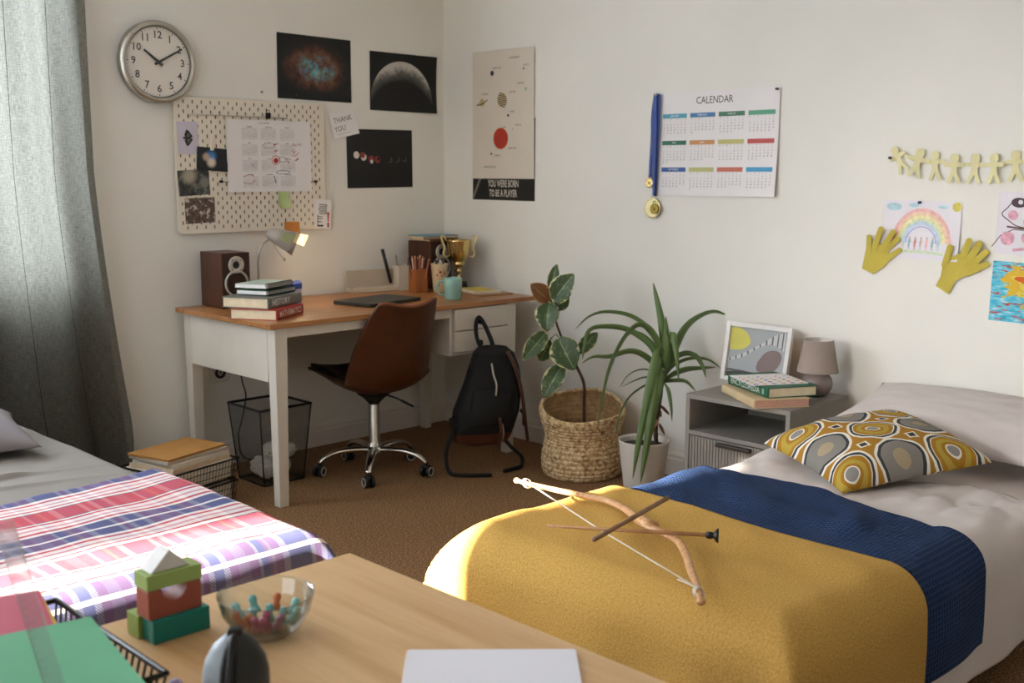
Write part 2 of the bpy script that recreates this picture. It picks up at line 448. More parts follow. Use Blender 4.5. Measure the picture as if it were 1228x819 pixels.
def cal_month(b, x, y, w, h, days, start, ink, z, name=None, bar=None, namecol=None, dsize=1.0, week=True, grid=None):
    """one month: heading and its grid of day numbers; x,y is the top-left corner"""
    if bar is not None: b.rect(x, x+w, y-h*.19, y, z, bar)
    if name: b.text(name, x+w/2, y-h*.095, h*.11, z+.0002, namecol if namecol is not None else ink)
    cw, rh = w/7, h*.76/6.6
    if grid is not None:
        for k in range(8): b.line([(x+cw*k, y-h*.21), (x+cw*k, y-h*.98)], .0007, z-.0002, grid)
        for k in range(8): b.line([(x, y-h*.21-k*h*.11), (x+w, y-h*.21-k*h*.11)], .0007, z-.0002, grid)
    if week:
        for k, s in enumerate('MTWTFSS'): b.text(s, x+cw*(k+.5), y-h*.25, rh*.55*dsize, z, ink)
    for d in range(days):
        p = start+d; b.text(str(d+1), x+cw*(p % 7+.5), y-h*.25-rh*(1+p//7), rh*.62*dsize, z, ink)
DAYS = [31, 28, 31, 30, 31, 30, 31, 31, 30, 31, 30, 31]; START = [5, 1, 1, 4, 6, 2, 4, 0, 3, 5, 1, 3]
NAMES = 'JANUARY FEBRUARY MARCH APRIL MAY JUNE JULY AUGUST SEPTEMBER OCTOBER NOVEMBER DECEMBER'.split()
# year planner sheet on the pegboard
w, h = .448, .322
b = ppl(w, h)
b.text('CALENDAR', -.03, h/2-.014, .011, .0012, 1)
for i in range(12):
    cx = -.145+(i % 3)*.1; cy = h/2-.026-(i//3)*.071
    cal_month(b, cx, cy, .078, .064, DAYS[i], START[i], 1, .0013, NAMES[i], None, 2, 1.1, True, 5)
def loopline(cx, cy, rx, ry, turns=1.1, ph=0, n=26):
    return [(cx+rx*cos(ph+2*pi*turns*k/n)*(1+.06*sin(k)), cy+ry*sin(ph+2*pi*turns*k/n)) for k in range(n+1)]
b.line(loopline(-.005, .048, .03, .012), .0016, .0014, 4); b.line(loopline(.066, -.073, .036, .008), .0016, .0014, 4)
b.line(loopline(.066, -.015, .024, .011), .0014, .0014, 4)
b.line(loopline(.030, -.018, .021, .02, 1.2), .0024, .0014, 3); b.disc(.030, -.02, .0125, .0014, 3)
for k in range(6): b.line([(.02+.006*(k % 3), .02+.03*(k//3)), (.03+.006*(k % 3), .028+.03*(k//3))], .002, .0014, 3)
for (x0, y0) in ((.12, .053), (.132, .05), (.146, .054), (.158, .052)): b.line([(x0, y0), (x0+.008, y0+.007), (x0+.009, y0-.004)], .002, .0014, 3)
b.line([(.12, .03), (.13, .012), (.14, .028), (.128, .016)], .002, .0014, 3); b.line([(.12, .006), (.132, .0), (.155, .018)], .0022, .0014, 3)
b.line([(.135, -.018), (.155, -.012), (.15, -.003), (.14, -.02)], .003, .0014, 3); b.line([(.09, -.02), (.1, -.035), (.096, -.02), (.104, -.024)], .002, .0014, 3)
b.line([(-.145, -.092), (-.11, -.084), (-.09, -.09)], .0018, .0014, 3); b.line([(-.145, -.12), (-.10, -.125), (-.085, -.108)], .0014, .0014, 3)
b.line([(.018, -.09), (.026, -.12)], .003, .0014, 4); b.line([(-.1, -.03), (-.092, -.05), (-.085, -.03), (-.083, -.05)], .0012, .0014, 3)
m_blueink = M('blue_biro_ink', '#54598a', .7, var=0)
curl(b, w, h, bl=.006, br=.004, tl=.01)
pc = b.build('paper_calendar', [m_paper, m_inkg, m_ink, m_red, m_blueink, M('faint_grid_ink', '#b9b5b2', .7, var=0)]); tag(pc, 'white year planner sheet with red pen scribbles pinned on the pegboard', 'calendar'); at_peg(pc, 2.832, 1.405, .0235)
rod = MB().tube([(-.25, 0, 0), (.25, 0, 0)], .0022, 8); rod.tube([(-.25, 0, 0), (-.25, 0, -.008)], .0022, 6); rod.tube([(.25, 0, 0), (.25, 0, -.008)], .0022, 6)
o = rod.build('metal_rod', m_steel); tag(o, 'thin metal rod across the pegboard holding the year planner', 'rod'); at_peg(o, 2.675, 1.578, .031)
cl = MB().box(-.011, .011, -.016, .012, .0, .006); cl.tube([(-.008, .01, .004), (-.006, .022, .006), (.006, .022, .006), (.008, .01, .004)], .0018, 6)
o = cl.build('bulldog_clip', m_blackm, bevel=.001); tag(o, 'small dark clip on the rod at the top of the pegboard', 'clip'); at_peg(o, 2.815, 1.587, .040)
for i, (x, z, lb) in enumerate(((2.574, 1.291, 'left'), (3.075, 1.29, 'right'))):
    b = MB().lathe([(.006, 0), (.006, .004), (.003, .008), (.003, .014), (.006, .016), (.0, .018)], 14); b.tube([(0, 0, .011), (.035 if i == 0 else -.03, -.003, .011)], .0014, 6)
    o = b.build('peg_hook', m_blackm); tag(o, 'small dark peg hook at the %s edge of the year planner' % lb, 'hook', 'hooks beside the year planner'); at_peg(o, x, z, .0225)
o = MB().box(-.0085, .0085, -.036, .036, 0, .009).build('clothes_peg', m_peg, bevel=.003); tag(o, 'cream clip holding the small blue-lit photo on the pegboard', 'clip'); at_peg(o, 2.535, 1.462, .026)

def photo_mat(name, stops, scale=9, detail=6, spots=()):
    t = NT(name); o = t.obj(); f = t.noise(o, scale, detail, .62)
    c = t.ramp(f, stops)
    for (x, y, r, col) in spots:
        v = t.n('ShaderNodeVectorMath', operation='DISTANCE'); t.link(o, v.inputs[0]); v.inputs[1].default_value = (x, y, .001)
        k = t.math('SMOOTH_MIN', 1.0, t.math('MAXIMUM', 0.0, t.math('SUBTRACT', 1.6, t.math('DIVIDE', v.outputs['Value'], r))), .2)
        c = t.mix(k, c, lin(col))
    t.base(c); t.set(.35, spec=.4); return t.m
# butterfly print
b = ppl(.1, .14); 
for s in (1, -1):
    b.prism([(-.010, .002*s), (-.016, .012*s), (-.006, .036*s), (.006, .030*s), (.024, .006*s), (.018, .001*s)], .0009, .0013, 1); b.prism([(-.006, .006*s), (.0, .024*s), (.012, .012*s), (.008, .004*s)], .0013, .0016, 2)
b.capsule((-.018, 0), (.008, 0), .010, .0009, .0018, 1)
o = b.build('butterfly_print', [M('lilac_print_paper', '#c9c3cf', .6, var=.02), M('butterfly_print_dark', '#2b2a27', .6, var=.3, vs=120), M('butterfly_print_grey', '#5b5a52', .6, var=.3, vs=120)])
tag(o, 'pale lilac card with a dark butterfly at the top left of the pegboard', 'print'); at_peg(o, 2.424, 1.478, .0225, R(1))
b = ppl(.15, .1); curl(b, .15, .1, br=.006)
o = b.build('photo_print', photo_mat('night_photo', [(.4, '#0c0d0f'), (.7, '#1d2024')], 20, 3, ((-.008, .012, .022, '#3f78b4'), (-.03, .008, .014, '#b99f84'), (-.004, -.014, .017, '#d8c8b4'))))
tag(o, 'dark photo with blurred blue and cream lights beside the butterfly card', 'photo'); at_peg(o, 2.536, 1.388, .0255, R(-4))
b = ppl(.15, .11); curl(b, .15, .11, bl=.004)
o = b.build('photo_print', photo_mat('misty_photo', [(.38, '#121311'), (.5, '#353732'), (.62, '#74746a')], 26, 7, ((-.02, .03, .028, '#a59e8a'), (.05, .0, .02, '#7b7a72'))))
tag(o, 'dark misty grey-green photo on the left edge of the pegboard', 'photo'); at_peg(o, 2.445, 1.287, .0225, R(3))
b = ppl(.145, .11)
o = b.build('photo_print', photo_mat('pebble_photo', [(.36, '#1d1511'), (.46, '#6e5344'), (.52, '#2b231d'), (.6, '#c2b4a4')], 38, 5))
tag(o, 'brown speckled photo lowest on the left of the pegboard', 'photo'); at_peg(o, 2.47, 1.166, .0225, R(1.5))
b = ppl(.055, .09); curl(b, .055, .09, bl=.012, br=.012); o = b.build('sticky_note', M('pale_green_sticky_note', '#b9cf8d', .8, var=.02))
tag(o, 'pale green sticky note below the year planner', 'sticky note'); at_peg(o, 2.898, 1.214, .0255, R(3))
b = ppl(.082, .075); curl(b, .082, .075, bl=.006, br=.008); o = b.build('sticky_note', M('orange_sticky_note', '#c9823f', .8, var=.03))
tag(o, 'orange sticky note at the bottom edge of the pegboard above the lamp', 'sticky note'); at_peg(o, 2.94, 1.066, .0235, R(-2))
b = ppl(.092, .14)
for k in range(3):
    y = .045-k*.017; b.line([(-.022, y), (.02, y)], .0035, .0012, 1); b.line([(-.022, y-.009), (.02, y-.009)], .0035, .0012, 1); b.line([(-.022 if k % 2 else .02, y), (-.022 if k % 2 else .02, y-.009)], .0035, .0012, 1)
b.line([(-.03, -.005), (-.03, -.055)], .004, .0012, 1); b.line([(-.03, -.012), (-.005, -.012), (-.005, -.022), (-.03, -.022)], .0035, .0012, 1); b.line([(-.03, -.036), (-.008, -.036)], .0035, .0012, 1)
b.prism([(.024, .01), (.036, .01), (.033, -.036), (.027, -.036)], .0009, .0013, 2); b.disc(.03, -.047, .007, .0012, 2); b.line([(-.03, -.055), (.0, -.055)], .008, .0012, 1); b.disc(.03, -.058, .005, .0012, 1)
o = b.build('doodle_card', [m_paper, m_ink, m_red]); tag(o, 'small white card with black squiggles and a red exclamation mark at the pegboard corner', 'card'); at_peg(o, 3.117, 1.134, .0235, R(-2))

# space posters
def nebula():
    t = NT('nebula_print'); o = t.obj(); xyz = t.sep(o)
    r = t.math('SQRT', t.math('ADD', t.math('POWER', t.math('DIVIDE', t.math('ADD', xyz[0], -.005), .2), 2.0), t.math('POWER', t.math('DIVIDE', xyz[1], .125), 2.0)))
    fall = t.math('MAXIMUM', 0.0, t.math('SUBTRACT', 1.0, r))
    n1 = t.noise(o, 14, 8, .65); n2 = t.noise(t.map(o, loc=(3, 1, 0)), 9, 6, .6); n3 = t.noise(t.map(o, loc=(7, 1, 2)), 26, 8, .7)
    a = t.math('MULTIPLY', t.math('POWER', fall, .8), t.math('MULTIPLY', t.math('MAXIMUM', 0.0, t.math('SUBTRACT', n1, .28)), 3.0))
    c = t.ramp(a, [(.0, '#0a0a09'), (.10, '#1a1410'), (.24, '#4a2a1d'), (.40, '#6e4733'), (.58, '#5a6a60'), (.85, '#8fb0ac')])
    bl = t.math('MULTIPLY', t.math('MULTIPLY', t.math('MAXIMUM', 0, t.math('SUBTRACT', fall, .42)), 3.4), t.math('GREATER_THAN', n3, .53))
    c = t.mix(t.math('MULTIPLY', bl, n2), c, lin('#4aa6c8'))
    v = t.n('ShaderNodeTexVoronoi'); t.link(o, v.inputs['Vector']); v.inputs['Scale'].default_value = 34
    c = t.mix(t.math('LESS_THAN', v.outputs['Distance'], .035), c, lin('#aab4b8'))
    t.base(c); t.set(.4, spec=.35); return t.m
b = ppl(.415, .295); curl(b, .415, .295, br=.004)
o = b.build('nebula_poster', nebula()); tag(o, 'black poster of a blue and brown nebula, topmost on the wall beside the clock', 'poster'); on_back(o, 3.105, 1.815, .001, R(-.6))
def moon():
    t = NT('moon_print'); o = t.obj(); xyz = t.sep(o)
    cx, cy, rr = -.012, -.092, .196
    dx = t.math('DIVIDE', t.math('SUBTRACT', xyz[0], cx), rr); dy = t.math('DIVIDE', t.math('SUBTRACT', xyz[1], cy), rr)
    r2 = t.math('ADD', t.math('MULTIPLY', dx, dx), t.math('MULTIPLY', dy, dy))
    ins = t.math('LESS_THAN', r2, 1.0)
    # printed terminator: an inner ellipse of darkness
    dy2 = t.math('ADD', dy, .62); e = t.math('ADD', t.math('MULTIPLY', dx, dx), t.math('MULTIPLY', dy2, dy2))
    lit = t.math('MINIMUM', 1.0, t.math('MAXIMUM', 0.0, t.math('MULTIPLY', t.math('SUBTRACT', e, 1.25), .85)))
    n = t.noise(o, 38, 8, .65); n2 = t.noise(o, 11, 4)
    tone = t.math('MULTIPLY', lit, t.math('SUBTRACT', t.math('MULTIPLY', t.math('ADD', n, n2), 1.75), .62))
    c = t.ramp(t.math('MULTIPLY', tone, ins), [(0, '#0b0b0b'), (.45, '#5f5d58'), (1, '#bdb9b1')])
    t.base(c); t.set(.4, spec=.35); return t.m
b = ppl(.425, .285); curl(b, .425, .285, tr=.012, br=.012)
o = b.build('moon_poster', moon()); tag(o, 'black poster of a large grey half-lit moon near the room corner', 'poster'); on_back(o, 3.64, 1.778, .001, R(-.4))
b = ppl(.412, .287); ms = [M('eclipse_black', '#0c0b0b', .4, var=.05), M('eclipse_white', '#d9d2c8', .5, var=.05, vs=80), M('eclipse_red', '#8f3634', .5, var=.15, vs=80), M('eclipse_grey', '#4a4542', .5, var=.15, vs=80)]
for x, y, r, mi, cut in ((-.148, .018, .0175, 1, None), (-.104, .008, .0175, 1, (-.007, .01, 2)), (-.058, -.002, .0175, 2, (.003, -.012, 1)), (-.018, -.004, .0175, 2, (.006, .004, 0)), (.062, -.006, .015, 3, (-.009, .004, 0)), (.108, -.004, .016, 3, (-.007, .004, 0)), (.152, .0, .0165, 3, (-.004, .004, 0))):
    b.disc(x, y, r, .0012, mi)
    if cut: b.disc(x+cut[0], y+cut[1], r*.86 if mi != 2 else r*.55, .0014, cut[2])
o = b.build('eclipse_poster', ms); tag(o, 'black poster with a row of small red and white moons, lowest of the space posters', 'poster'); on_back(o, 3.486, 1.40, .001, R(.5))
b = ppl(.15, .118); b.text('THANK', .0, .024, .036, .0012, 1, .9); b.text('YOU', -.025, -.017, .036, .0012, 1, .9); b.line([(-.045, -.042), (.03, -.042)], .0012, .0012, 1)
curl(b, .15, .118, br=.012, bl=.006)
o = b.build('thank_you_card', [m_paper, M('pencil_grey_ink', '#6b665f', .7, var=0)]); tag(o, 'white THANK YOU card tucked over the corner of the eclipse poster', 'card'); on_back(o, 3.262, 1.562, .004, R(13))
o = MB().lathe([(.005, 0), (.006, .004), (.003, .008), (0, .009)], 12).build('push_pin', M('grey_pin', '#8d867b', .4)); tag(o, 'lone grey pin in the wall above the pegboard', 'pin'); on_back(o, 2.812, 1.692, .0005)
# ------------------------------------------------------------------ things on the right wall
m_posterp = M('cream_poster_paper', '#d8cfbf', .6, var=.015)
# solar system poster (local x to the viewer's right)
pw, ph = .437, .628
b = ppl(pw, ph, nx=10, ny=14)
def pl(y, z): return (4.0135-y, z-1.618)       # wall coordinates to poster coordinates
ms = [m_posterp, m_ink, M('poster_sun_red', '#b3341f', .6, var=.08, vs=14), M('poster_sun_rim', '#c9772e', .6), M('jupiter_brown', '#4f3d24', .6), M('jupiter_cream', '#cdb98d', .6), M('saturn_ochre', '#b5a273', .6), M('neptune_navy', '#3a3358', .6), M('uranus_mint', '#a9b9ad', .6)]
x, y = pl(4.028, 1.502); b.disc(x, y, .053, .0011, 3, 40); b.disc(x, y, .0495, .0013, 2, 40)
x, y = pl(4.017, 1.689); rj = .035; b.disc(x, y, rj, .0011, 5, 36)
for k in range(-3, 4):
    yy = k*.0098; hw = sqrt(max(0, rj*rj-yy*yy)); b.line([(x-hw*.9, y+yy+.006), (x+hw*.9, y+yy-.006)], .0052, .0013, 4)
x, y = pl(4.162, 1.682); b.disc(x, y, .019, .0011, 6); b.line([(x-.038, y-.012), (x-.01, y-.009), (x+.012, y-.002), (x+.038, y+.011)], .0055, .0013, 4); b.line([(x-.034, y-.006), (x-.02, y+.0)], .002, .0013, 4)
x, y = pl(4.089, 1.822); b.disc(x, y, .0125, .0011, 7)
x, y = pl(3.852, 1.735); b.disc(x, y, .009, .0011, 8)
for (Y, Z, r_) in ((3.867, 1.832, .005), (3.975, 1.613, .0065), (4.095, 1.427, .006), (3.943, 1.546, .0025)): xx, yy = pl(Y, Z); b.disc(xx, yy, r_, .0011, 1)
for s, Y, Z in (('KUIPER BELT', 3.93, 1.888), ('NEPTUNE', 4.055, 1.845), ('PLUTO', 3.85, 1.848), ('URANUS', 3.888, 1.764), ('SATURN', 4.14, 1.722), ('JUPITER', 3.945, 1.725), ('MARS', 3.945, 1.63), ('VENUS', 3.905, 1.565), ('SUN', 4.005, 1.556), ('MERCURY', 3.945, 1.453), ('EARTH', 4.05, 1.418), ('ASTEROID BELT', 4.105, 1.362)):
    xx, yy = pl(Y, Z); b.text(s, xx, yy, .0125, .0013, 1, 1.05)
curl(b, pw, ph, tr=.004)
o = b.build('solar_system_poster', ms); tag(o, 'cream poster of planets around a red sun near the room corner', 'poster'); on_right(o, 4.0135, 1.618, .0035, R(.2))
b = ppl(.443, .40)
b.text('YOU WERE BORN', .002, -.119, .049, .0013, 1, .55, bold=.012); b.text('TO BE A PLAYER', .0, -.167, .049, .0013, 1, .55, bold=.012)
b.line([(-.218, -.19), (-.165, -.092)], .014, .0011, 2)
o = b.build('slogan_poster', [M('slogan_black', '#14130f', .4, var=.05), M('slogan_white', '#d8d0c2', .6), M('slogan_grey', '#77726a', .5)])
tag(o, 'black slogan poster showing beneath the planets poster', 'poster'); on_right(o, 4.013, 1.397, .001, R(0))

# big calendar
w, h = .598, .434
b = ppl(w, h, nx=12, ny=10)
cols = ['#55a3b8', '#4f7fae', '#4d7a60', '#62a383', '#33705a', '#c9935c', '#c3bd78', '#c25552', '#41639b', '#bdbd7e', '#c9735f', '#4c9cc6']
ms = [m_paper, m_ink, M('calendar_white_ink', '#ecebe8', .7, var=0)]+[M('calendar_bar_ink', c, .6, var=.02) for c in cols]
b.text('CALENDAR', -.015, h/2-.038, .042, .0013, 1, .86)
for i in range(12):
    cx = -.282+(i % 4)*.145; cy = h/2-.088-(i//4)*.1135
    cal_month(b, cx, cy, .128, .098, DAYS[i], START[i], 1, .0013, NAMES[i], 3+i, 2, 1.15, True)
curl(b, w, h, br=.022, tr=.004, bl=.004)
o = b.build('wall_calendar', ms); tag(o, 'large white yearly calendar with coloured month bars on the right wall', 'calendar'); on_right(o, 2.738, 1.46, .0015, R(.25))
def pin(y, z, col, label, d=.003):
    o = MB().lathe([(.0045, 0), (.0055, .003), (.003, .006), (.003, .011), (.005, .013), (0, .014)], 14).build('push_pin', M('pin_plastic', col, .35))
    tag(o, label, 'pin'); on_right(o, y, z, d); return o
pin(2.45, 1.668, '#57524b', 'grey pin at the top right corner of the big calendar', .008)
# medals: ribbon, gold disc
m_rib = M('blue_ribbon_satin', '#2c4f9e', .45, var=.12, vs=25, sheen=.3)
m_pale = M('pale_gold_medal', '#e4d8a2', .45, metal=.55, var=.04); m_brz = M('bronze_medal', '#8a7438', .3, metal=1)
def medal(label, pts_l, pts_r, w, disc, r, d0, y, z, md=m_gold):
    t_ = thing('medal', label, 'medal', group='medals hanging at the calendar'); on_right(t_, y, z, .001)
    b = MB()
    for pts, dd in ((pts_l, d0), (pts_r, d0+.004)):
        P = bez([(p[0], p[1], 0) for p in pts], 16)
        for i in range(len(P)-1):
            a, c = P[i], P[i+1]; b.add([(a.x-w/2, a.y, dd), (a.x+w/2, a.y, dd+.002), (c.x+w/2, c.y, dd+.002), (c.x-w/2, c.y, dd)], [(0, 1, 2, 3)], 0, True)
    b.build('ribbon', m_rib, t_, solid=.001, weld=True)
    X = Matrix.Translation((disc[0], disc[1], d0+.002))
    q = MB().lathe([(0, 0), (r*.9, 0), (r, .002), (r, .005), (r*.9, .006), (r*.86, .0045), (0, .0045)], 36, X=X, smooth=False)
    q.lathe([(r*.3, .0045), (r*.3, .006), (0, .007)], 5, X=X)
    for k in range(12): q.cbox((r*.62*cos(k*pi/6), r*.62*sin(k*pi/6), .005), (r*.16, r*.1, .002), 0, X @ Matrix.Rotation(0, 4, 'Z'))
    q.tube([(disc[0]+.009*cos(a), disc[1]+r+.004+.009*sin(a), d0+.004) for a in [k*pi/5 for k in range(10)]], .0016, 6, closed=True)
    q.build('disc', md, t_); return t_
medal('large gold medal on a long blue ribbon overlapping the big calendar', [(0, 0), (-.012, -.12), (-.002, -.26), (.006, -.44)], [(.018, -.004), (.018, -.15), (.012, -.3), (.008, -.44)], .022, (.0, -.494), .043, .010, 3.055, 1.678, m_pale)
medal('little bronze-gold medal hanging in front of the big gold medal on the right wall', [(.008, -.01), (.012, -.2), (.012, -.44)], [(.012, -.01), (.016, -.2), (.014, -.44)], .010, (.018, -.497), .022, .020, 3.055, 1.678, m_brz)
medal('small gold medal on a blue ribbon partly behind the larger medal', [(-.006, -.01), (-.018, -.14), (-.022, -.26), (-.024, -.36)], [(.004, -.01), (-.01, -.14), (-.02, -.26), (-.024, -.36)], .014, (-.026, -.385), .021, .004, 3.055, 1.678)
o = MB().lathe([(.003, 0), (.003, .018), (.008, .019), (.008, .022), (0, .024)], 14).build('wall_hook', m_steel); tag(o, 'small steel hook carrying the blue medal ribbons', 'hook'); on_right(o, 3.048, 1.67, .001)

# paper doll chain
b = MB(); ys = [1.925, 1.856, 1.79, 1.718, 1.648, 1.578, 1.508, 1.436, 1.364]
zs = [1.385, 1.372, 1.362, 1.352, 1.352, 1.352, 1.362, 1.366, 1.37]
def doll(cx, cy, tilt, dz):
    X = Matrix.Translation((cx, cy, dz)) @ Matrix.Rotation(tilt, 4, 'Z') @ Matrix.Rotation(.18*sin(cx*40), 4, 'Y')
    q = MB(); th = .0015
    q.prism([(.0165*cos(k*pi/9), .043+.0165*sin(k*pi/9)) for k in range(18)], 0, th)
    q.prism([(-.006, .03), (-.034, .026), (-.036, .014), (-.010, .012), (-.012, -.010), (-.026, -.042), (-.014, -.047), (0, -.016), (.014, -.047), (.026, -.042), (.012, -.010), (.010, .012), (.036, .014), (.034, .026), (.006, .03)], 0, th)
    b.add(q.v, q.f, 0, False, X)
for i, (y, z) in enumerate(zip(ys, zs)): doll(1.72-y, z-1.36, [.5, -.25, .05, 0, -.03, .04, .05, 0, 0][i], .006+.007*(i % 2))
for i in range(len(ys)-1):
    xa, xb = 1.72-ys[i], 1.72-ys[i+1]; b.prism([(xa+.018, zs[i]-1.36+.014), (xb-.018, zs[i+1]-1.36+.014), (xb-.018, zs[i+1]-1.36+.027), (xa+.018, zs[i]-1.36+.027)], .008, .0095)
o = b.build('paper_doll_chain', M('pale_yellow_craft_paper', '#ded8a6', .75, var=.03)); tag(o, 'chain of pale yellow paper dolls strung along the right wall', 'garland'); on_right(o, 1.72, 1.36, .002)
pin(1.958, 1.397, '#5d5338', 'dark pin at the left end of the paper doll chain', .012)

# rainbow drawing
w, h = .296, .212
b = ppl(w, h, nx=10, ny=8)
ms = [M('drawing_paper', '#e6e2e6', .75, var=.015)]+[M('crayon', c, .8, var=.1, vs=60) for c in ('#e8b8b6', '#eacfae', '#e9e0ae', '#d2dfc2', '#c6d6e2', '#b4b4dc', '#b4d4da', '#dccf6a', '#d08f88', '#96b6bc', '#c6b8ae')]
cx, cy = .005, -.052
for k, rr in enumerate((.125, .112, .099, .087, .077, .067)):
    pts = [(cx+rr*.86*cos(a), cy+rr*sin(a)*(1.0 if k < 5 else .97)) for a in [R(6+168*i/28) for i in range(29)]]
    b.line(pts, .0125 if k < 5 else .005, .0012+.0001*k, 1+k)
for (x, y, a, c_) in ((-.105, .082, .03, .014), (-.03, .09, .02, .008), (.08, .086, .02, .006)): b.disc(x, y, a, .0012, 7, 18, c_)
b.disc(.13, .088, .017, .0012, 8)
for k in range(7):
    x = -.062+k*.022; mi = [4, 10, 9, 11, 1, 10, 7][k]
    b.line([(x, -.058), (x+.002, -.035)], .008, .0013, mi); b.disc(x+.002, -.028, .0042, .0013, 11, 10); b.line([(x-.006, -.045), (x+.01, -.042)], .002, .0013, mi); b.line([(x, -.058), (x-.003, -.072)], .002, .0013, mi); b.line([(x, -.058), (x+.004, -.072)], .002, .0013, mi)
b.line([(-.06, -.08), (.0, -.078), (.09, -.083)], .01, .0012, 4)
curl(b, w, h, br=.010, bl=.004)
o = b.build('rainbow_drawing', ms); tag(o, "child's crayon drawing of a rainbow on white paper", 'drawing'); on_right(o, 1.834, 1.137, .0015, R(-.6))
pin(1.838, 1.237, '#26345f', 'navy pin at the top of the rainbow drawing', .005)
# cut-out paper hands
def paper_hand(label, palm, fingers, y, z, ox, oy, d):
    b = MB(); S = lambda p: ((p[0]-ox)*.00105, (oy-p[1])*.000875)
    b.prism([S(p) for p in palm], 0, .0012)
    for i, (a, c_, w_) in enumerate(fingers): b.capsule(S(a), S(c_), w_*.00105, .0001*(i+1), .0012+.0001*(i+1), 0, 8, w_*.00088)
    b.deform(lambda x, y_, z_: (x, y_, z_+.010*max(0, (y_+.02)/.08)**2))
    o = b.build('paper_hand', M('mustard_card', '#bfae48', .75, var=.04)); tag(o, label, 'paper hand', 'paper hands beside the rainbow drawing'); on_right(o, y, z, d)
paper_hand('mustard paper hand cut-out over the left edge of the rainbow drawing', [(55, 568), (100, 588), (148, 545), (158, 500), (150, 478), (118, 455), (88, 470), (66, 488)],
           [((78, 500), (80, 430), 22), ((98, 480), (129, 392), 23), ((128, 480), (173, 404), 24), ((140, 490), (188, 432), 20), ((136, 530), (195, 479), 22)], 1.979, 1.051, 125, 490, .006)
paper_hand('mustard paper hand cut-out at the lower right of the rainbow drawing', [(376, 632), (424, 664), (444, 606), (496, 568), (502, 530), (488, 500), (452, 494), (420, 512), (396, 545), (392, 590)],
           [((405, 545), (423, 470), 26), ((462, 515), (490, 440), 25), ((482, 525), (524, 450), 26), ((490, 545), (544, 482), 25), ((485, 568), (546, 530), 25)], 1.668, 1.015, 465, 546, .006)
# ladybird-like doodle and crayon sea drawing, cut by the frame edge
w, h = .30, .215
b = ppl(w, h)
ms = [M('drawing_paper', '#e4e0e4', .75, var=.015), M('brown_felt_pen', '#5b4038', .7, var=.1), M('pink_felt_pen', '#dba3b4', .7, var=.15, vs=50), M('dark_felt_pen', '#4a3a40', .7, var=.1)]
sheet = b; b = MB()
b.line(loopline(.0, .035, .098, .048, 1.02, 0, 40), .0035, .0012, 1); b.line([(-.125, -.085), (-.1, -.045), (-.06, -.02), (.06, -.02), (.1, -.05), (.125, -.085)], .003, .0012, 1)
b.line([(-.08, -.012), (0, -.016), (.08, -.012)], .006, .0013, 1)
b.disc(-.05, .072, .026, .0013, 3, 20, .017); b.disc(.05, .072, .026, .0013, 3, 20, .017); b.disc(-.045, .074, .008, .0015, 0); b.disc(.052, .074, .008, .0015, 0)
for (x, y, r_) in ((-.065, .028, .017), (-.012, .01, .018), (.03, .04, .016), (.07, .02, .014), (-.075, -.052, .024), (-.01, -.045, .02), (.055, -.055, .022)): b.disc(x, y, r_, .0013, 2, 14)
b.line([(-.05, -.09), (-.01, -.082), (.05, -.09)], .01, .0013, 2)
for k_, f_ in enumerate(b.f): sheet.add([b.v[q] for q in f_], [tuple(range(len(f_)))], b.m[k_], False, Matrix.Translation((-.035, 0, 0)))
b = sheet
curl(b, w, h, tl=.006)
o = b.build('felt_pen_drawing', ms); tag(o, 'white drawing of a pink-spotted creature at the right edge above the sea drawing', 'drawing'); on_right(o, 1.408, 1.168, .0015, R(-3))
def sea():
    t = NT('crayon_sea'); o = t.obj(); xyz = t.sep(o)
    f = t.noise(t.map(o, (26, 90, 1)), 1, 4, .6); g = t.noise(t.map(o, (14, 60, 1), (4, 2, 0)), 1, 3, .6); h_ = t.noise(t.map(o, (20, 45, 1), (9, 5, 0), (0, 0, .5)), 1, 2)
    c = t.ramp(f, [(.3, '#2e7f9d'), (.42, '#45b3cf'), (.58, '#7fcbdc'), (.68, '#d9e3e2')], 'LINEAR')
    c = t.mix(t.math('GREATER_THAN', g, .60), c, lin('#c8574a')); c = t.mix(t.math('GREATER_THAN', g, .66), c, lin('#6e4468'))
    sun = t.n('ShaderNodeVectorMath', operation='DISTANCE'); t.link(o, sun.inputs[0]); sun.inputs[1].default_value = (-.045, .035, 0)
    k = t.math('LESS_THAN', t.math('ADD', sun.outputs['Value'], t.math('MULTIPLY', h_, .16)), .138)
    c = t.mix(k, c, t.ramp(h_, [(.4, '#d9b33f'), (.5, '#e0cb5c'), (.56, '#d4682f')], 'CONSTANT'))
    t.base(c); t.set(.8, spec=.2); return t.m
b = ppl(.29, .208); b.grid(1, 1, lambda u, v: (-.145+u*.29, -.104+v*.208, -.0006), 1)
o = b.build('sea_drawing', [sea(), m_paper]); tag(o, 'bright blue crayon sea and sunset drawing at the right edge of the wall', 'drawing'); on_right(o, 1.420, .936, .0015, R(-1))
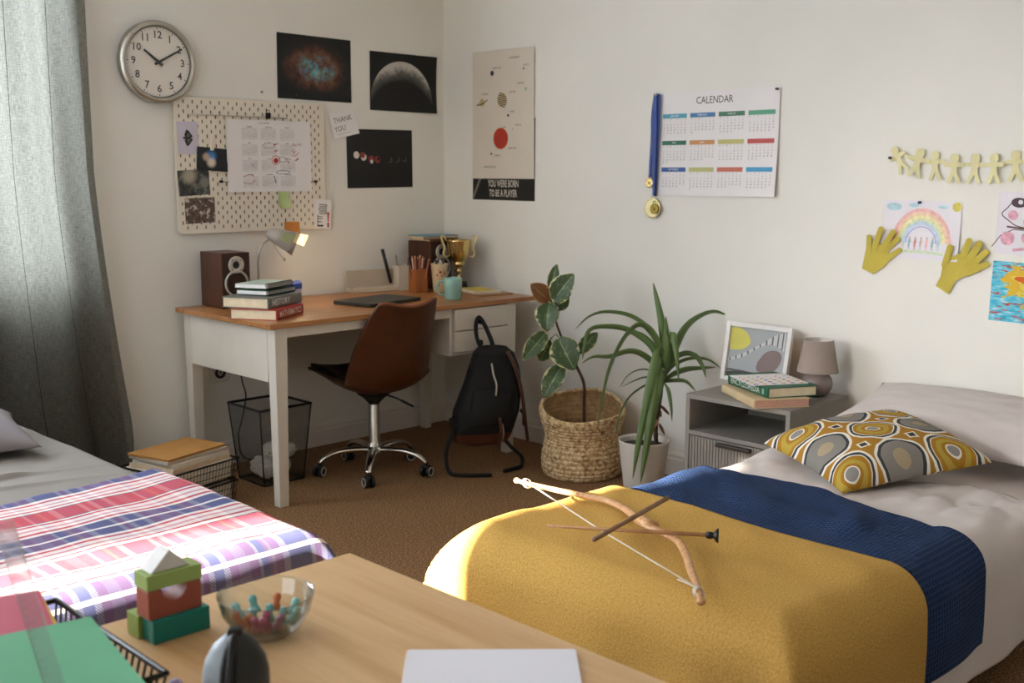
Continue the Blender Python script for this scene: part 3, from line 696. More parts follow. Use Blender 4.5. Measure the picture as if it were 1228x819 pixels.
# ------------------------------------------------------------------ desk
m_desk = wood('desk_oak_veneer', '#84502a', '#b37d48', 0, 1.0, .38, .09)
dk = thing('desk', 'white writing desk with an oak-brown top and two drawers against the back wall', 'desk', (3.072, 4.06, 0))
DX0, DX1, DY0, DY1, DZ = 2.33, 3.815, 3.685, 4.435, .75
def dl(x, y): return (x-3.072, y-4.06)
x0, y0 = dl(DX0, DY0); x1, y1 = dl(DX1, DY1)
lab(MB().box(x0, x1, y0, y1, DZ-.021, DZ).build('desktop', m_desk, dk, bevel=.003), 'oak-brown wooden desktop')
def leg(x, y):
    a, b_ = dl(x, y); MB().frustum((a, b_), (.042, .042), (.058, .058), 0, .729).build('leg', m_white, dk, bevel=.002)
for x, y in ((2.39, 3.73), (3.665, 3.73), (2.39, 4.395), (3.715, 4.395)): leg(x, y)
lx, ly = dl(2.362, 3.76)
MB().box(lx, lx+.018, ly, dl(0, 4.365)[1], .508, .729).build('side_panel', m_white, dk, bevel=.0015)
a0, b0 = dl(2.42, 3.708); MB().box(a0, dl(3.29, 0)[0], b0, b0+.018, .688, .729).build('front_rail', m_white, dk, bevel=.0015)
a0, b0 = dl(2.42, 4.385); MB().box(a0, dl(3.68, 0)[0], b0, b0+.018, .64, .729).build('back_rail', m_white, dk)
# drawer unit: carcass open at the front, two drawers with knobs
cx0, cx1 = dl(3.283, 0)[0], dl(3.636, 0)[0]; fy = dl(0, 3.712)[1]; by = dl(0, 4.37)[1]
c = MB(); c.box(cx0, cx0+.016, fy, by, .512, .729); c.box(cx1-.004, cx1, fy, by, .512, .729); c.box(cx0+.016, cx1-.004, fy, by, .512, .524); c.box(cx0+.016, cx1-.004, by-.012, by, .524, .729)
c.build('drawer_case', m_white, dk, bevel=.001)
for k, (z0, z1) in enumerate(((.627, .724), (.528, .622))):
    dr = MB(); dr.box(cx0+.019, cx1-.002, fy-.016, fy+.002, z0, z1)
    dr.box(cx0+.024, cx0+.034, fy+.002, by-.04, z0+.008, z1-.02); dr.box(cx1-.022, cx1-.012, fy+.002, by-.04, z0+.008, z1-.02); dr.box(cx0+.034, cx1-.022, fy+.002, by-.04, z0+.008, z0+.016)
    d = dr.build('drawer', m_white, dk, bevel=.0015)
    X = Matrix.Translation(((cx0+cx1)/2-.022, fy-.016, (z0+z1)/2-.012)) @ Matrix.Rotation(R(90), 4, 'X')
    MB().lathe([(.006, 0), (.006, .012), (.014, .018), (.015, .025), (.010, .03), (0, .031)], 20, X=X).build('knob', m_blackm, d)

# ------------------------------------------------------------------ bookshelf loudspeakers
m_spkw = wood('dark_walnut_veneer', '#2a1208', '#4a2310', 2, 1.2, .4)
m_spkf = M('speaker_front_baffle', '#341a0e', .5, var=.08)
m_cone = M('speaker_cone_grey', '#3a3633', .6, var=.08); m_ringw = M('speaker_ring_aluminium', '#c4beb2', .35, metal=.3)
def speaker(label, x, y, rz=0):
    t_ = thing('loudspeaker', label, 'speaker', (x, y, DZ), rz, 'walnut loudspeakers on the desk')
    w, d, h = .138, .18, .24
    MB().box(-w/2, w/2, -d/2, d/2, .003, h).build('cabinet', m_spkw, t_, bevel=.003)
    X = Matrix.Translation((0, -d/2, 0)) @ Matrix.Rotation(R(90), 4, 'X')
    MB().box(-w/2+.004, w/2-.004, .007, h-.004, -.001, .0015, X=X).build('baffle', m_spkf, t_)
    b = MB()
    b.lathe([(.058, .001), (.058, .006), (.050, .007), (.049, .002)], 40, (0, .107, 0), 0, X)
    b.lathe([(.049, .003), (.044, .007), (.040, .003)], 40, (0, .107, 0), 1, X); b.lathe([(.040, .003), (.018, -.012), (.018, -.006), (.008, .0), (0, .002)], 40, (0, .107, 0), 2, X)
    b.ring(0, .107, .024, .030, .0005, 3, X=X)
    b.build('woofer', [m_ringw, m_black, m_cone, M('copper_ring', '#8a4c30', .4)], t_)
    b = MB(); b.lathe([(.038, .001), (.038, .005), (.034, .0065), (.018, .0045), (.016, .002), (.009, .002)], 36, (0, .187, 0), 0, X); b.lathe([(.009, .002), (.008, .006), (0, .008)], 20, (0, .187, 0), 1, X)
    b.lathe([(.016, .0025), (.012, .0042), (.009, .002)], 24, (0, .187, 0), 1, X)
    for k in range(4): b.disc(.029*cos(pi/4+k*pi/2), .187+.029*sin(pi/4+k*pi/2), .0028, .0066, 1, 10, X=X)
    b.build('tweeter', [m_ringw, m_black], t_)
    for sx in (-1, 1):
        for sy in (-1, 1): MB().lathe([(.008, 0), (.008, .003)], 12, (sx*.05, sy*.07, 0), cap0=True).build('rubber_foot', m_black, t_)
    return t_
speaker('walnut loudspeaker at the left end of the desk behind the textbooks', 2.517, 4.325)
speaker('walnut loudspeaker in the desk corner under a pile of books', 3.70, 4.335)

# ------------------------------------------------------------------ books
def book(name, label, cat, L, W, H, cover, loc, rz, title=None, tcol=None, group=None, tsize=None, pages=m_cream, tx=0, squash=.75, spine_round=True):
    """closed book: spine along local +x on the -y side; base at z=0"""
    t_ = thing(name, label, cat, loc, rz, group); ct = .0028
    c = MB(); c.box(-L/2, L/2, -W/2+.004, W/2, 0, ct); c.box(-L/2, L/2, -W/2+.004, W/2, H-ct, H)
    n = 8; prof = []
    for k in range(n+1):
        a = -pi/2+pi*k/n; prof.append((-W/2+.004-(.006 if spine_round else .004)*cos(a)**.6 if cos(a) > 1e-6 else -W/2+.004, H/2+H/2*sin(a)))
    v = [(x, p[0], p[1]) for x in (-L/2, L/2) for p in prof]; m = n+1
    c.add(v, [(i, i+1, m+i+1, m+i) for i in range(n)]+[tuple(range(n, -1, -1)), tuple(range(m, 2*m))], 0, False)
    if title:
        X = Matrix.Translation((tx, -W/2-.0028, H/2)) @ Matrix.Rotation(R(90), 4, 'X'); c.text(title, 0, 0, tsize or H*.62, 0, 1, squash, X=X, bold=.01)
    c.build('cover', [cover, tcol or m_paper], t_)
    p = MB().box(-L/2+.004, L/2-.004, -W/2+.004, W/2-.004, ct, H-ct); p.build('page_block', pages, t_)
    return t_
bx = (2.475, 3.945)
book('textbook', 'red hardback spelling MATHEMATICS on its spine, lowest of the desk books', 'book', .245, .205, .042, M('red_book_cloth', '#a23a31', .6, var=.05), (2.465, 3.915, DZ), R(31), 'MATHEMATICS', M('pale_lettering', '#e6cfc2', .6, var=0), 'textbooks stacked on the desk', .035, squash=.86)
book('textbook', 'grey hardback spelling HISTORY on its spine, on the red book', 'book', .262, .215, .043, M('grey_book_cloth', '#6f6f68', .6, var=.06), (2.475, 3.965, DZ+.0425), R(26), 'HISTORY', M('pale_grey_lettering', '#dad8d0', .6, var=0), 'textbooks stacked on the desk', .036, tx=-.035, squash=.95)
def spiral_book(label, L, W, H, loc, rz, cover, coil, group=None):
    t_ = thing('spiral_notebook', label, 'notebook', loc, rz, group)
    MB().box(-L/2, L/2, -W/2+.008, W/2, .001, H-.001).build('pages', m_paper, t_)
    lab(MB().box(-L/2-.001, L/2+.001, -W/2+.006, W/2+.001, H-.001, H).box(-L/2-.001, L/2+.001, -W/2+.006, W/2+.001, 0, .001).build('cover', cover, t_), 'thin card covers')
    b = MB(); n = int(L/.0105); P = []
    for k in range(n*12+1):
        a = 2*pi*k/12; P.append((-L/2+.005+(L-.01)*k/(n*12), -W/2+.008+.008*cos(a), H/2+(H*.5+.0035)*sin(a)))
    b.tube(P, .0016, 5); b.build('wire_spiral', coil, t_); return t_
m_mint = M('mint_notebook_cover', '#b9c6b4', .6, var=.03); m_green = M('green_notebook_cover', '#6f9a7c', .6, var=.03)
spiral_book('green-edged spiral notebook lying on the grey history book', .21, .15, .016, (2.512, 3.985, DZ+.0905), R(23), m_green, m_blackm, 'spiral notebooks on the desk')
spiral_book('pale mint spiral notebook on top of the desk book stack', .21, .15, .016, (2.505, 3.99, DZ+.1165), R(26), m_mint, m_blackm, 'spiral notebooks on the desk')
# blue box of paper tissues-like packet behind the lamp stem
t_ = thing('card_box', 'small blue and white box standing behind the notebooks near the lamp', 'box', (2.78, 4.20, DZ), R(-18))
MB().box(-.035, .035, -.02, .02, 0, .088).build('carton', M('pale_carton', '#b9b0c0', .6, var=.04), t_, bevel=.001)
lab(MB().add([(-.036, -.021, .06), (.036, -.021, .07), (.036, .021, .105), (-.036, .021, .09), (-.036, -.021, .085), (.036, -.021, .095)], [(0, 1, 5, 4), (4, 5, 2, 3), (0, 4, 3), (1, 2, 5)]).build('flap', M('blue_carton_flap', '#39509a', .6, var=.04), t_), 'blue tilted lid')
t_ = tag(MB().box(-.04, .04, -.03, .03, 0, .012).build('eraser_box', M('salmon_card', '#c48a6a', .6), bevel=.001), 'flat salmon-coloured box beside the blue box', 'box'); t_.location = (2.66, 4.19, DZ+.0); t_.rotation_euler.z = R(10)

# ------------------------------------------------------------------ desk lamp
m_lampg = M('warm_grey_lamp_enamel', '#a39a90', .4, var=.03)
lp = thing('desk_lamp', 'grey gooseneck desk lamp, switched on, beside the left loudspeaker', 'lamp', (2.668, 4.30, DZ))
MB().lathe([(0, 0), (.062, 0), (.066, .006), (.062, .016), (.02, .022), (.008, .03)], 36).build('base', m_lampg, lp)
stem = bez([(0, 0, .024), (.0, 0, .12), (.002, 0, .20), (.018, -.006, .262), (.062, -.018, .293)], 30)
MB().tube(stem, .0045, 10).build('gooseneck', m_steel, lp)
ax = Vector((.72, -.50, -.38)).normalized(); p0 = Vector((.052, -.014, .315))
X = Matrix.Translation(p0) @ Vector((0, 0, 1)).rotation_difference(ax).to_matrix().to_4x4()
lab(MB().lathe([(0, -.012), (.014, -.010), (.026, .004), (.034, .03), (.040, .06), (.047, .095), (.055, .128), (.0535, .128), (.0455, .095), (.0385, .06), (.0325, .03), (.024, .008), (.0, -.004)], 40, X=X).build('lamp_shade', m_lampg, lp), 'grey bell-shaped metal shade')
lab(MB().ellipsoid((0, 0, .085), (.026, .026, .032), X=X).lathe([(.012, .02), (.012, .06)], 16, X=X).build('bulb', M('lit_bulb', '#fff3dc', .4, var=0, emit='#ffe2b0', estr=22), lp), 'glowing bulb')
ch = bez([p0+Vector((.012, -.012, -.02)), p0+Vector((.02, -.012, -.06)), p0+Vector((.045, -.014, -.098)), p0+Vector((.068, -.014, -.122))], 16)
b = MB().tube(ch, .0014, 6); b.ellipsoid(ch[-1], (.005, .005, .008)); b.build('pull_cord', m_steel, lp)
l = D.lights.new('desk_lamp_light', 'POINT'); l.energy = 1.5; l.color = (1, .76, .48); l.shadow_soft_size = .03
lo = D.objects.new('desk_lamp_light', l); COL.objects.link(lo); lo.location = Vector((2.668, 4.30, DZ))+p0+ax*.124
# sticky notes clipped to the shade rim
for (lbl, col, off, ang) in (('small sage-green note stuck on top of the lamp shade', '#b7bd8e', (.078, 0), -30), ('small cream note stuck to the lamp shade rim', '#ead9a8', (.136, -.004), -30)):
    rad = .045+.0115*(off[0]-.07)/.06
    b = MB(); s = .026
    def f(u, v, off=off):
        zz = off[0]-s+2*s*v; r_ = (.0415+.000*zz)+(.0145)*(zz-.06)/.068+.0018
        a = R(-150+u*58-off[0]*300)
        return (r_*cos(a), r_*sin(a), zz)
    b.grid(8, 4, f, 0, True, X)
    t = NT('lit_note_paper'); t.base(lin(col)); t.set(.8); tr = t.n('ShaderNodeBsdfTranslucent'); tr.inputs[0].default_value = lin(col); mx = t.n('ShaderNodeMixShader'); mx.inputs[0].default_value = .55
    t.link(t.b.outputs[0], mx.inputs[1]); t.link(tr.outputs[0], mx.inputs[2]); t.link(mx.outputs[0], t.out.inputs[0])
    o = tag(b.build('sticky_note', t.m), lbl, 'sticky note'); o.location = (2.668, 4.30, DZ)
# mains cable hanging behind the desk down to the bin
cb = bez([(2.63, 4.425, .70), (2.632, 4.43, .52), (2.645, 4.432, .39), (2.665, 4.435, .31), (2.64, 4.435, .2), (2.62, 4.436, .12), (2.66, 4.43, .012), (2.9, 4.425, .006)], 50)
tag(MB().tube(cb, .0035, 8).build('power_cable', m_black), 'black cable hanging down the wall behind the wire bin', 'cable')

# ------------------------------------------------------------------ laptop
lt = thing('laptop', 'closed dark grey laptop lying on the desk behind the chair', 'laptop', (3.09, 3.985, DZ), R(10))
m_lap = M('dark_laptop_shell', '#2b2a25', .45, var=.05)
def rrect(w, h, r, n=5):
    p = []
    for cx, cy, a0 in ((w/2-r, h/2-r, 0), (-w/2+r, h/2-r, 90), (-w/2+r, -h/2+r, 180), (w/2-r, -h/2+r, 270)): p += [(cx+r*cos(R(a0+90*k/n)), cy+r*sin(R(a0+90*k/n))) for k in range(n+1)]
    return p
MB().prism(rrect(.35, .23, .015), .002, .010).build('base', m_lap, lt, bevel=.001)
MB().prism(rrect(.35, .23, .015), .0105, .0165).build('screen_lid', m_lap, lt, bevel=.0015)
MB().box(-.13, .13, .110, .1165, .004, .0125).build('hinge', m_black, lt)

# ------------------------------------------------------------------ white desk organiser with pen
m_org = M('off_white_plastic', '#cfc6b4', .5, var=.03)
og = thing('desk_organizer', 'off-white L-shaped desk organizer with a tall cup at its right end', 'organizer', (3.40, 4.372, DZ), R(-12))
MB().box(-.165, .09, -.035, .035, 0, .008).box(-.165, -.158, -.035, .035, .008, .022).box(-.158, .09, -.035, -.029, .008, .026).build('tray', m_org, og, bevel=.003)
MB().box(-.165, .09, .026, .034, .008, .105).build('back_panel', M('frosted_panel', '#b9ae9c', .4, var=.03), og, bevel=.002)
b = MB(); x0, x1, y0, y1, h_ = .09, .155, -.04, .04, .122
for bxs in ((x0, x0+.005, y0, y1), (x1-.005, x1, y0, y1), (x0+.005, x1-.005, y0, y0+.005), (x0+.005, x1-.005, y1-.005, y1)): b.box(*bxs, .004, h_)
b.box(x0, x1, y0, y1, 0, .004); b.build('cup', m_org, og)
lab(MB().box(-.15, -.115, -.028, .022, .009, .02).build('dark_insert', m_black, og, bevel=.002), 'small black box in the tray')
def stick(name, label, cat, p, q, r, mats, group=None, tip=.012, parts=True):
    p, q = Vector(p), Vector(q); d = (q-p).normalized()
    o = MB().tube([p, q], r, 8).tube([q, q+d*tip], [r, r*.15], 8, 1).build(name, mats); tag(o, label, cat, group); return o
o = MB().tube([(3.474, 4.372, .785), (3.452, 4.370, .855), (3.418, 4.366, .955)], [.007, .0085, .0085], 10).build('marker_pen', m_black); tag(o, 'black marker leaning against the organizer cup', 'pen')
for k, (dx, dy, col) in enumerate(((.0, .01, '#6d9aa0'), (.02, -.012, '#4f6a7a'), (-.012, .0, '#8a8278'))):
    bx_, by_ = 3.514+dx*.6, 4.345+dy
    stick('pen', ['teal pen in the organizer cup beside the pencil box', 'dark blue pen in the organizer cup', 'grey pen in the organizer cup'][k], 'pen', (bx_, by_, .757), (bx_+dx*1.2-.004, by_+dy*1.2, .892+.012*k), .0038, [M('pen_barrel', col, .4), m_black])

# pencil box with coloured pencils
px, py = 3.508, 4.20
pbx = thing('pencil_box', 'square orange-brown wooden pencil box full of pencils', 'pencil holder', (px, py, DZ), R(-6))
b = MB(); s, h_ = .034, .115
m_pbw = wood('orange_cherry_wood', '#7d4526', '#a0602f', 2, 1.5, .45)
for q in ((-s, -s+.005, -s, s), (s-.005, s, -s, s), (-s+.005, s-.005, -s, -s+.005), (-s+.005, s-.005, s-.005, s)): b.box(*q, .005, h_)
b.box(-s, s, -s, s, 0, .005); b.build('body', m_pbw, pbx, bevel=.001)
m_pw = M('sharpened_wood', '#cfa77a', .7)
pcol = ['#7a3a2c', '#9c4a34', '#b0603c', '#5b2f28', '#c27a4e', '#8c3d33', '#d8cdbb', '#a4553a', '#e0d8c8', '#6c4436', '#b86d4a']
names = ['dark red', 'rust red', 'orange-brown', 'maroon', 'tan orange', 'brick red', 'off-white', 'copper brown', 'cream white', 'dark brown', 'light orange']
mats_p = {}
for k in range(11):
    a = k*2.4; rr = .005+.0018*k; x = px+rr*cos(a); y = py+rr*sin(a)
    ln = .158+.016*((k*7) % 5)/4; lean = .5+.9*rr/.02
    stick('pencil', names[k]+' pencil standing in the orange-brown box', 'pencil', (x, y, DZ+.006), (x+rr*cos(a)*lean, y+rr*sin(a)*lean, DZ+ln), .0033, [M('pencil_'+names[k].replace(' ', '_').replace('-', '_'), pcol[k], .5), m_pw], 'pencils in the pencil box')

# cream cup with clips, mug, trophy
cx, cy = 3.592, 4.135
cp = thing('patterned_cup', 'tall cream tapered cup with red spots between pencil box and trophy', 'cup', (cx, cy, DZ))
m_cup = M('cream_cup_glaze', '#cdb894', .45, var=.05, vs=20)
b = MB().lathe([(0, .002), (.028, 0), (.031, .004), (.043, .135), (.044, .14), (.041, .14), (.029, .008), (0, .008)], 36)
b.build('body', m_cup, cp)
b = MB()
for (a, z, r_, mi) in ((235, .1, .0075, 0), (262, .094, .006, 0), (212, .085, .005, 0), (246, .082, .004, 1), (225, .112, .003, 1), (256, .108, .003, 1), (240, .055, .005, 0), (265, .05, .004, 0), (220, .035, .004, 0)):
    rr = .0312+.012*z/.135+.0006; X = Matrix.Rotation(R(a), 4, 'Z') @ Matrix.Translation((rr, 0, z)) @ Matrix.Rotation(R(90), 4, 'Y'); b.disc(0, 0, r_, 0, mi, 16, X=X)
lab(b.build('spots', [M('spot_red', '#9c3b2e', .5), M('spot_dark', '#4a3a30', .5)], cp), 'red and dark spots')
for k in range(5):
    a = k*1.25+.4; x, y = cx+.02*cos(a), cy+.02*sin(a)
    stick('felt_pen', ['white', 'grey', 'black', 'pale grey', 'dark grey'][k]+' capped pen in the cream spotted cup', 'pen', (cx+.008*cos(a), cy+.008*sin(a), DZ+.01), (x, y, DZ+.148+.004*k), .0055, [M('cap_%d' % k, ['#d8d2c6', '#8f8a82', '#2a2723', '#b9b3a8', '#55504a'][k], .4)]*2, 'pens in the spotted cup', .003)
mg = thing('mug', 'pale teal mug near the front edge of the desk', 'mug', (3.425, 3.848, DZ))
m_teal = M('teal_glaze', '#86b0a4', .3, var=.04, coat=.3)
MB().lathe([(0, .003), (.037, 0), (.0405, .004), (.0415, .098), (.0405, .101), (.0385, .098), (.0375, .008), (0, .007)], 40).build('body', m_teal, mg)
hp = bez([(-.040*.72, .040*.7, .08), (-.062*.72, .062*.7, .084), (-.074*.72, .074*.7, .055), (-.062*.72, .062*.7, .024), (-.040*.72, .040*.7, .022)], 20)
MB().tube(hp, .0052, 10).build('handle', m_teal, mg)
tp = thing('trophy', 'gold two-handled trophy cup on a black plinth by the desk corner', 'trophy', (3.748, 4.165, DZ))
lab(MB().frustum((0, 0), (.066, .066), (.056, .056), 0, .04).build('plinth', M('black_marble', '#141210', .2, var=.2), tp, bevel=.002), 'black square plinth')
MB().lathe([(.022, .04), (.024, .046), (.012, .056), (.008, .075), (.012, .085), (.022, .092), (.012, .099), (.009, .106), (.016, .114), (.03, .122), (.033, .13), (.026, .136), (.036, .146), (.05, .168), (.057, .205), (.062, .243), (.064, .248), (.061, .248), (.054, .207), (.045, .172), (.03, .15), (0, .145)], 44).build('cup', m_gold, tp)
for s_ in (-1, 1):
    h_ = bez([(.05*s_, 0, .17), (.066*s_, 0, .162), (.078*s_, 0, .182), (.070*s_, 0, .208), (.082*s_, 0, .236), (.088*s_, 0, .262), (.074*s_, 0, .266), (.064*s_, 0, .243)], 28)
    MB().tube([Matrix.Rotation(R(-45), 3, 'Z') @ p for p in h_], [.0035+.003*sin(pi*k/28) for k in range(29)], 8).build('handle', M('cream_gold_handle', '#d9c48e', .3, metal=.7), tp)
# papers and yellow-topped notebook at the right end
def flat(name, label, cat, w, l, h_, mat_, loc, rz, group=None, bev=.0008):
    o = MB().box(-w/2, w/2, -l/2, l/2, 0, h_).build(name, mat_, bevel=bev); tag(o, label, cat, group); o.location = loc; o.rotation_euler.z = rz; return o
flat('paper_sheets', 'flat stack of brownish papers under the yellow pad on the desk', 'papers', .2, .27, .008, M('kraft_paper', '#9a7a58', .8), (3.70, 3.955, DZ), R(-8))
np_ = thing('notepad', 'pad with a yellow cover lying near the right end of the desk', 'notepad', (3.69, 3.965, DZ+.0085), R(-16))
MB().box(-.075, .075, -.105, .105, 0, .010).build('pages', M('pale_pages', '#d8cdb8', .8), np_)
lab(MB().box(-.055, .06, -.09, .1, .0102, .0112).build('cover', M('yellow_card', '#c5b04e', .7), np_), 'yellow sheet on the pad')
# pile on the corner loudspeaker
zt = DZ+.2405
book('hardback_book', 'brown-covered book lying directly on the corner loudspeaker', 'book', .20, .14, .012, M('brown_book_cloth', '#6d4533', .6), (3.715, 4.315, zt), R(4), None, None, 'books on the corner loudspeaker')
book('paperback_book', 'cream paperback in the middle of the pile on the corner loudspeaker', 'book', .21, .145, .012, M('cream_cover', '#b9a184', .6), (3.70, 4.31, zt+.0125), R(-6), None, None, 'books on the corner loudspeaker')
f_ = thing('exercise_book', 'blue exercise book with a pale label on top of the corner pile', 'book', (3.70, 4.305, zt+.025), R(3))
MB().box(-.105, .105, -.072, .072, 0, .005).build('cover', M('blue_exercise_cover', '#6f97a8', .6, var=.03), f_)
lab(MB().box(-.02, .075, -.02, .04, .0051, .0056).build('label', M('pale_blue_label', '#9db6bd', .6), f_), 'pale blue label')

# ------------------------------------------------------------------ swivel chair
m_leather = M('brown_leatherette', '#4a260f', .42, var=.10, vs=14, bump=.08, bs=90)
m_leatherl = M('tan_leather_edge', '#7a4526', .5, var=.1)
chr_ = thing('swivel_chair', 'brown leatherette swivel chair with chrome star base pulled up to the desk', 'chair', (2.975, 3.875, 0), R(0))
PR = [(.232, .446, .188), (.205, .432, .204), (.14, .405, .215), (.05, .382, .226), (-.05, .376, .232), (-.13, .395, .234), (-.175, .45, .230), (-.205, .53, .222), (-.232, .63, .205), (-.262, .73, .182), (-.285, .79, .155)]
def shell(u, v, off=0.0, sc=1.0):
    k = v*(len(PR)-1); i = min(int(k), len(PR)-2); t = k-i
    def cr(j):
        P = [PR[max(0, min(len(PR)-1, i+d))][j] for d in (-1, 0, 1, 2)]
        return .5*(2*P[1]+(P[2]-P[0])*t+(2*P[0]-5*P[1]+4*P[2]-P[3])*t*t+(3*P[1]-P[0]-3*P[2]+P[3])*t**3)
    y, z, w = cr(0), cr(1), cr(2); s = 2*u-1; a = abs(s)
    seat = max(0, 1-v*1.9); back = max(0, min(1, (v-.42)/.2))
    # tangent/normal of the profile for the offset
    z += .085*a**2.4*(1-back)*(1-.8*max(0, 1-v*4)); y += .085*a**2.2*back*(1-.55*max(0, (v-.75)/.25))
    z += back*max(0, (v-.88)/.12)*(-.014+.030*a**1.6-.03*max(0, a-.8)*5*.4)
    return (s*w*sc, y+off*back, z+off*(1-back*.6))
lab(MB().grid(36, 44, shell).build('shell', m_leather, chr_, solid=.012, soff=0), 'brown leatherette bucket shell')
lab(MB().grid(30, 24, lambda u, v: shell(u, .03+v*.50, .028*(1-abs(2*u-1)**4)*sin(pi*min(1, max(.0, v)))**.5+.008, .92)).build('seat_pad', m_black, chr_, solid=.02, soff=-.0), 'black seat pad')
edge = [Vector(shell(u/30, 1.0)) for u in range(31)]
lab(MB().tube(edge, .0075, 8).build('top_piping', m_leatherl, chr_), 'lighter brown top edge')
MB().lathe([(.02, .30), (.024, .318), (.05, .345), (.075, .362), (.08, .372)], 28, (0, 0, 0)).build('seat_mount', m_black, chr_)
MB().lathe([(.012, .30), (.012, .345)], 20).build('gas_piston', m_chrome, chr_)
MB().lathe([(.0, .318), (.022, .318), (.0245, .312), (.0245, .145), (.029, .135), (.034, .12)], 28).build('gas_cylinder', m_steel, chr_)
b = MB().lathe([(.030, .125), (.040, .12), (.043, .085), (.036, .074), (0, .074)], 28)
sb = b.build('hub', m_chrome, chr_)
for k in range(5):
    a = R(226+72*k); c_, s_ = cos(a), sin(a)
    arm = bez([(.025, 0, .108), (.09, 0, .112), (.16, 0, .108), (.215, 0, .09), (.250, 0, .062)], 18)
    q = MB().tube([(p.x*c_, p.x*s_, p.z) for p in arm], [.024-.010*i/18 for i in range(19)], 10, flat=.62)
    q.build('base_arm', m_chrome, chr_)
    cs = MB(); sw = R(30+50*k); X = Matrix.Translation((.250*c_, .250*s_, 0)) @ Matrix.Rotation(a+sw, 4, 'Z')
    cs.lathe([(.006, .05), (.006, .068)], 12, X=X, cap1=True); cs.ellipsoid((0, 0, .046), (.022, .017, .012), 0, 16, 8, X)
    w_ = cs.build('caster', m_black, chr_)
    for sgn in (-1, 1):
        Y = X @ Matrix.Translation((0, sgn*.008, .026)) @ Matrix.Rotation(R(-90*sgn), 4, 'X')
        wh = MB().lathe([(0, 0), (.024, 0), (.026, .003), (.026, .012), (.024, .014), (.0, .014)], 28, X=Y); wh.lathe([(.021, .0142), (.021, .0155), (.016, .0155), (.016, .0142)], 28, mi=1, X=Y)
        wh.build('wheel', [m_black, m_ringw], w_)
lv = bez([(.03, -.03, .358), (.075, -.055, .34), (.10, -.07, .325)], 8); b = MB().tube(lv, .004, 8); b.tube([lv[-1], lv[-1]+Vector((.045, -.03, -.03))], [.0065, .005], 8); b.build('height_lever', m_black, chr_)
# ------------------------------------------------------------------ backpack hanging from the drawer knob
m_nyl = M('black_backpack_fabric', '#0e0d0a', .75, var=.25, vs=30, bump=.25, bs=220)
m_nyl2 = M('black_webbing', '#100f0c', .8, var=.2, vs=60)
m_lthr = M('brown_backpack_leather', '#4a2614', .55, var=.15, vs=18)
rt = Vector((.71, -.704, 0)); aw = Vector((.704, .71, 0)); UP = Vector((0, 0, 1))
bp = thing('backpack', 'black backpack with brown leather trim hanging from a drawer knob', 'backpack', (3.385, 3.588, 0))
# cross-sections: height, left, right (along the pack's own width), front, back
SEC = [(.125, -.10, .045, -.075, .0), (.14, -.150, .085, -.10, .02), (.20, -.165, .115, -.125, .035), (.28, -.158, .140, -.125, .04), (.38, -.112, .158, -.105, .045), (.47, -.078, .150, -.085, .045), (.535, -.055, .130, -.06, .045), (.56, -.030, .10, -.03, .035), (.566, .0, .06, -.01, .02)]
wdir = Vector((.90, -.43, 0)).normalized(); ddir = Vector((.43, .90, 0)).normalized()
def bag(u, v, g=0.0):
    k = v*(len(SEC)-1); i = min(int(k), len(SEC)-2); t = k-i; t = t*t*(3-2*t)*.3+t*.7
    z, l, r_, f, bk = [SEC[i][j]*(1-t)+SEC[i+1][j]*t for j in range(5)]
    a = 2*pi*u; ca, sa = cos(a), sin(a); e = .62
    x = (l+r_)/2+((r_-l)/2+g)*math.copysign(abs(ca)**e, ca); y = (f+bk)/2+((bk-f)/2+g)*math.copysign(abs(sa)**e, sa)
    w = .006*nz(x*14, y*14, z*14)
    p = wdir*(x+w)+ddir*(y+w); return (p.x, p.y, z+w*.5)
lab(MB().grid(56, 40, bag, closeu=True).build('body', m_nyl, bp, weld=True), 'black fabric body')
def pt(x, y, z): p = wdir*x+ddir*y; return Vector((p.x, p.y, z))
lab(MB().grid(56, 10, lambda u, v: bag(u, .012+v*.20, .0035), closeu=True).build('leather_base', m_lthr, bp), 'brown leather bottom')
# front pocket, zips
def pocket(u, v):
    x = -.115+.20*u; z = .215+.17*v; d = sin(pi*u)**.5*sin(pi*v)**.5
    return tuple(pt(x+.04*(v-.3), -.118+.025*v-.034*d, z))
lab(MB().grid(20, 16, pocket).build('front_pocket', m_nyl, bp, solid=.004), 'black front pocket')
m_zip = M('pale_zip', '#b9b2a4', .4, metal=.5)
for P_ in ([pt(.0, -.095, .50), pt(.004, -.112, .45), pt(.012, -.128, .41), pt(.008, -.132, .36)], [pt(.032, -.15, .235), pt(.038, -.15, .19), pt(.036, -.13, .145)]): lab(MB().tube(bez(P_, 14), .0043, 6).build('zip', m_zip, bp), 'pale zip')
lab(MB().tube(bez([pt(.018, -.150, .265), pt(.024, -.158, .22), pt(.024, -.148, .17), pt(.02, -.12, .135)], 12), .011, 8, flat=.5).build('leather_tab', m_lthr, bp), 'brown leather tab')
# grab handle looped over the knob
hp = bez([pt(-.018, .0, .552), pt(-.028, .035, .60), pt(-.022, .065, .655), pt(-.004, .078, .684), pt(.016, .065, .655), pt(.034, .035, .60), pt(.042, .0, .552)], 26)
MB().tube(hp, .0105, 8, flat=.6).build('grab_handle', m_nyl2, bp)
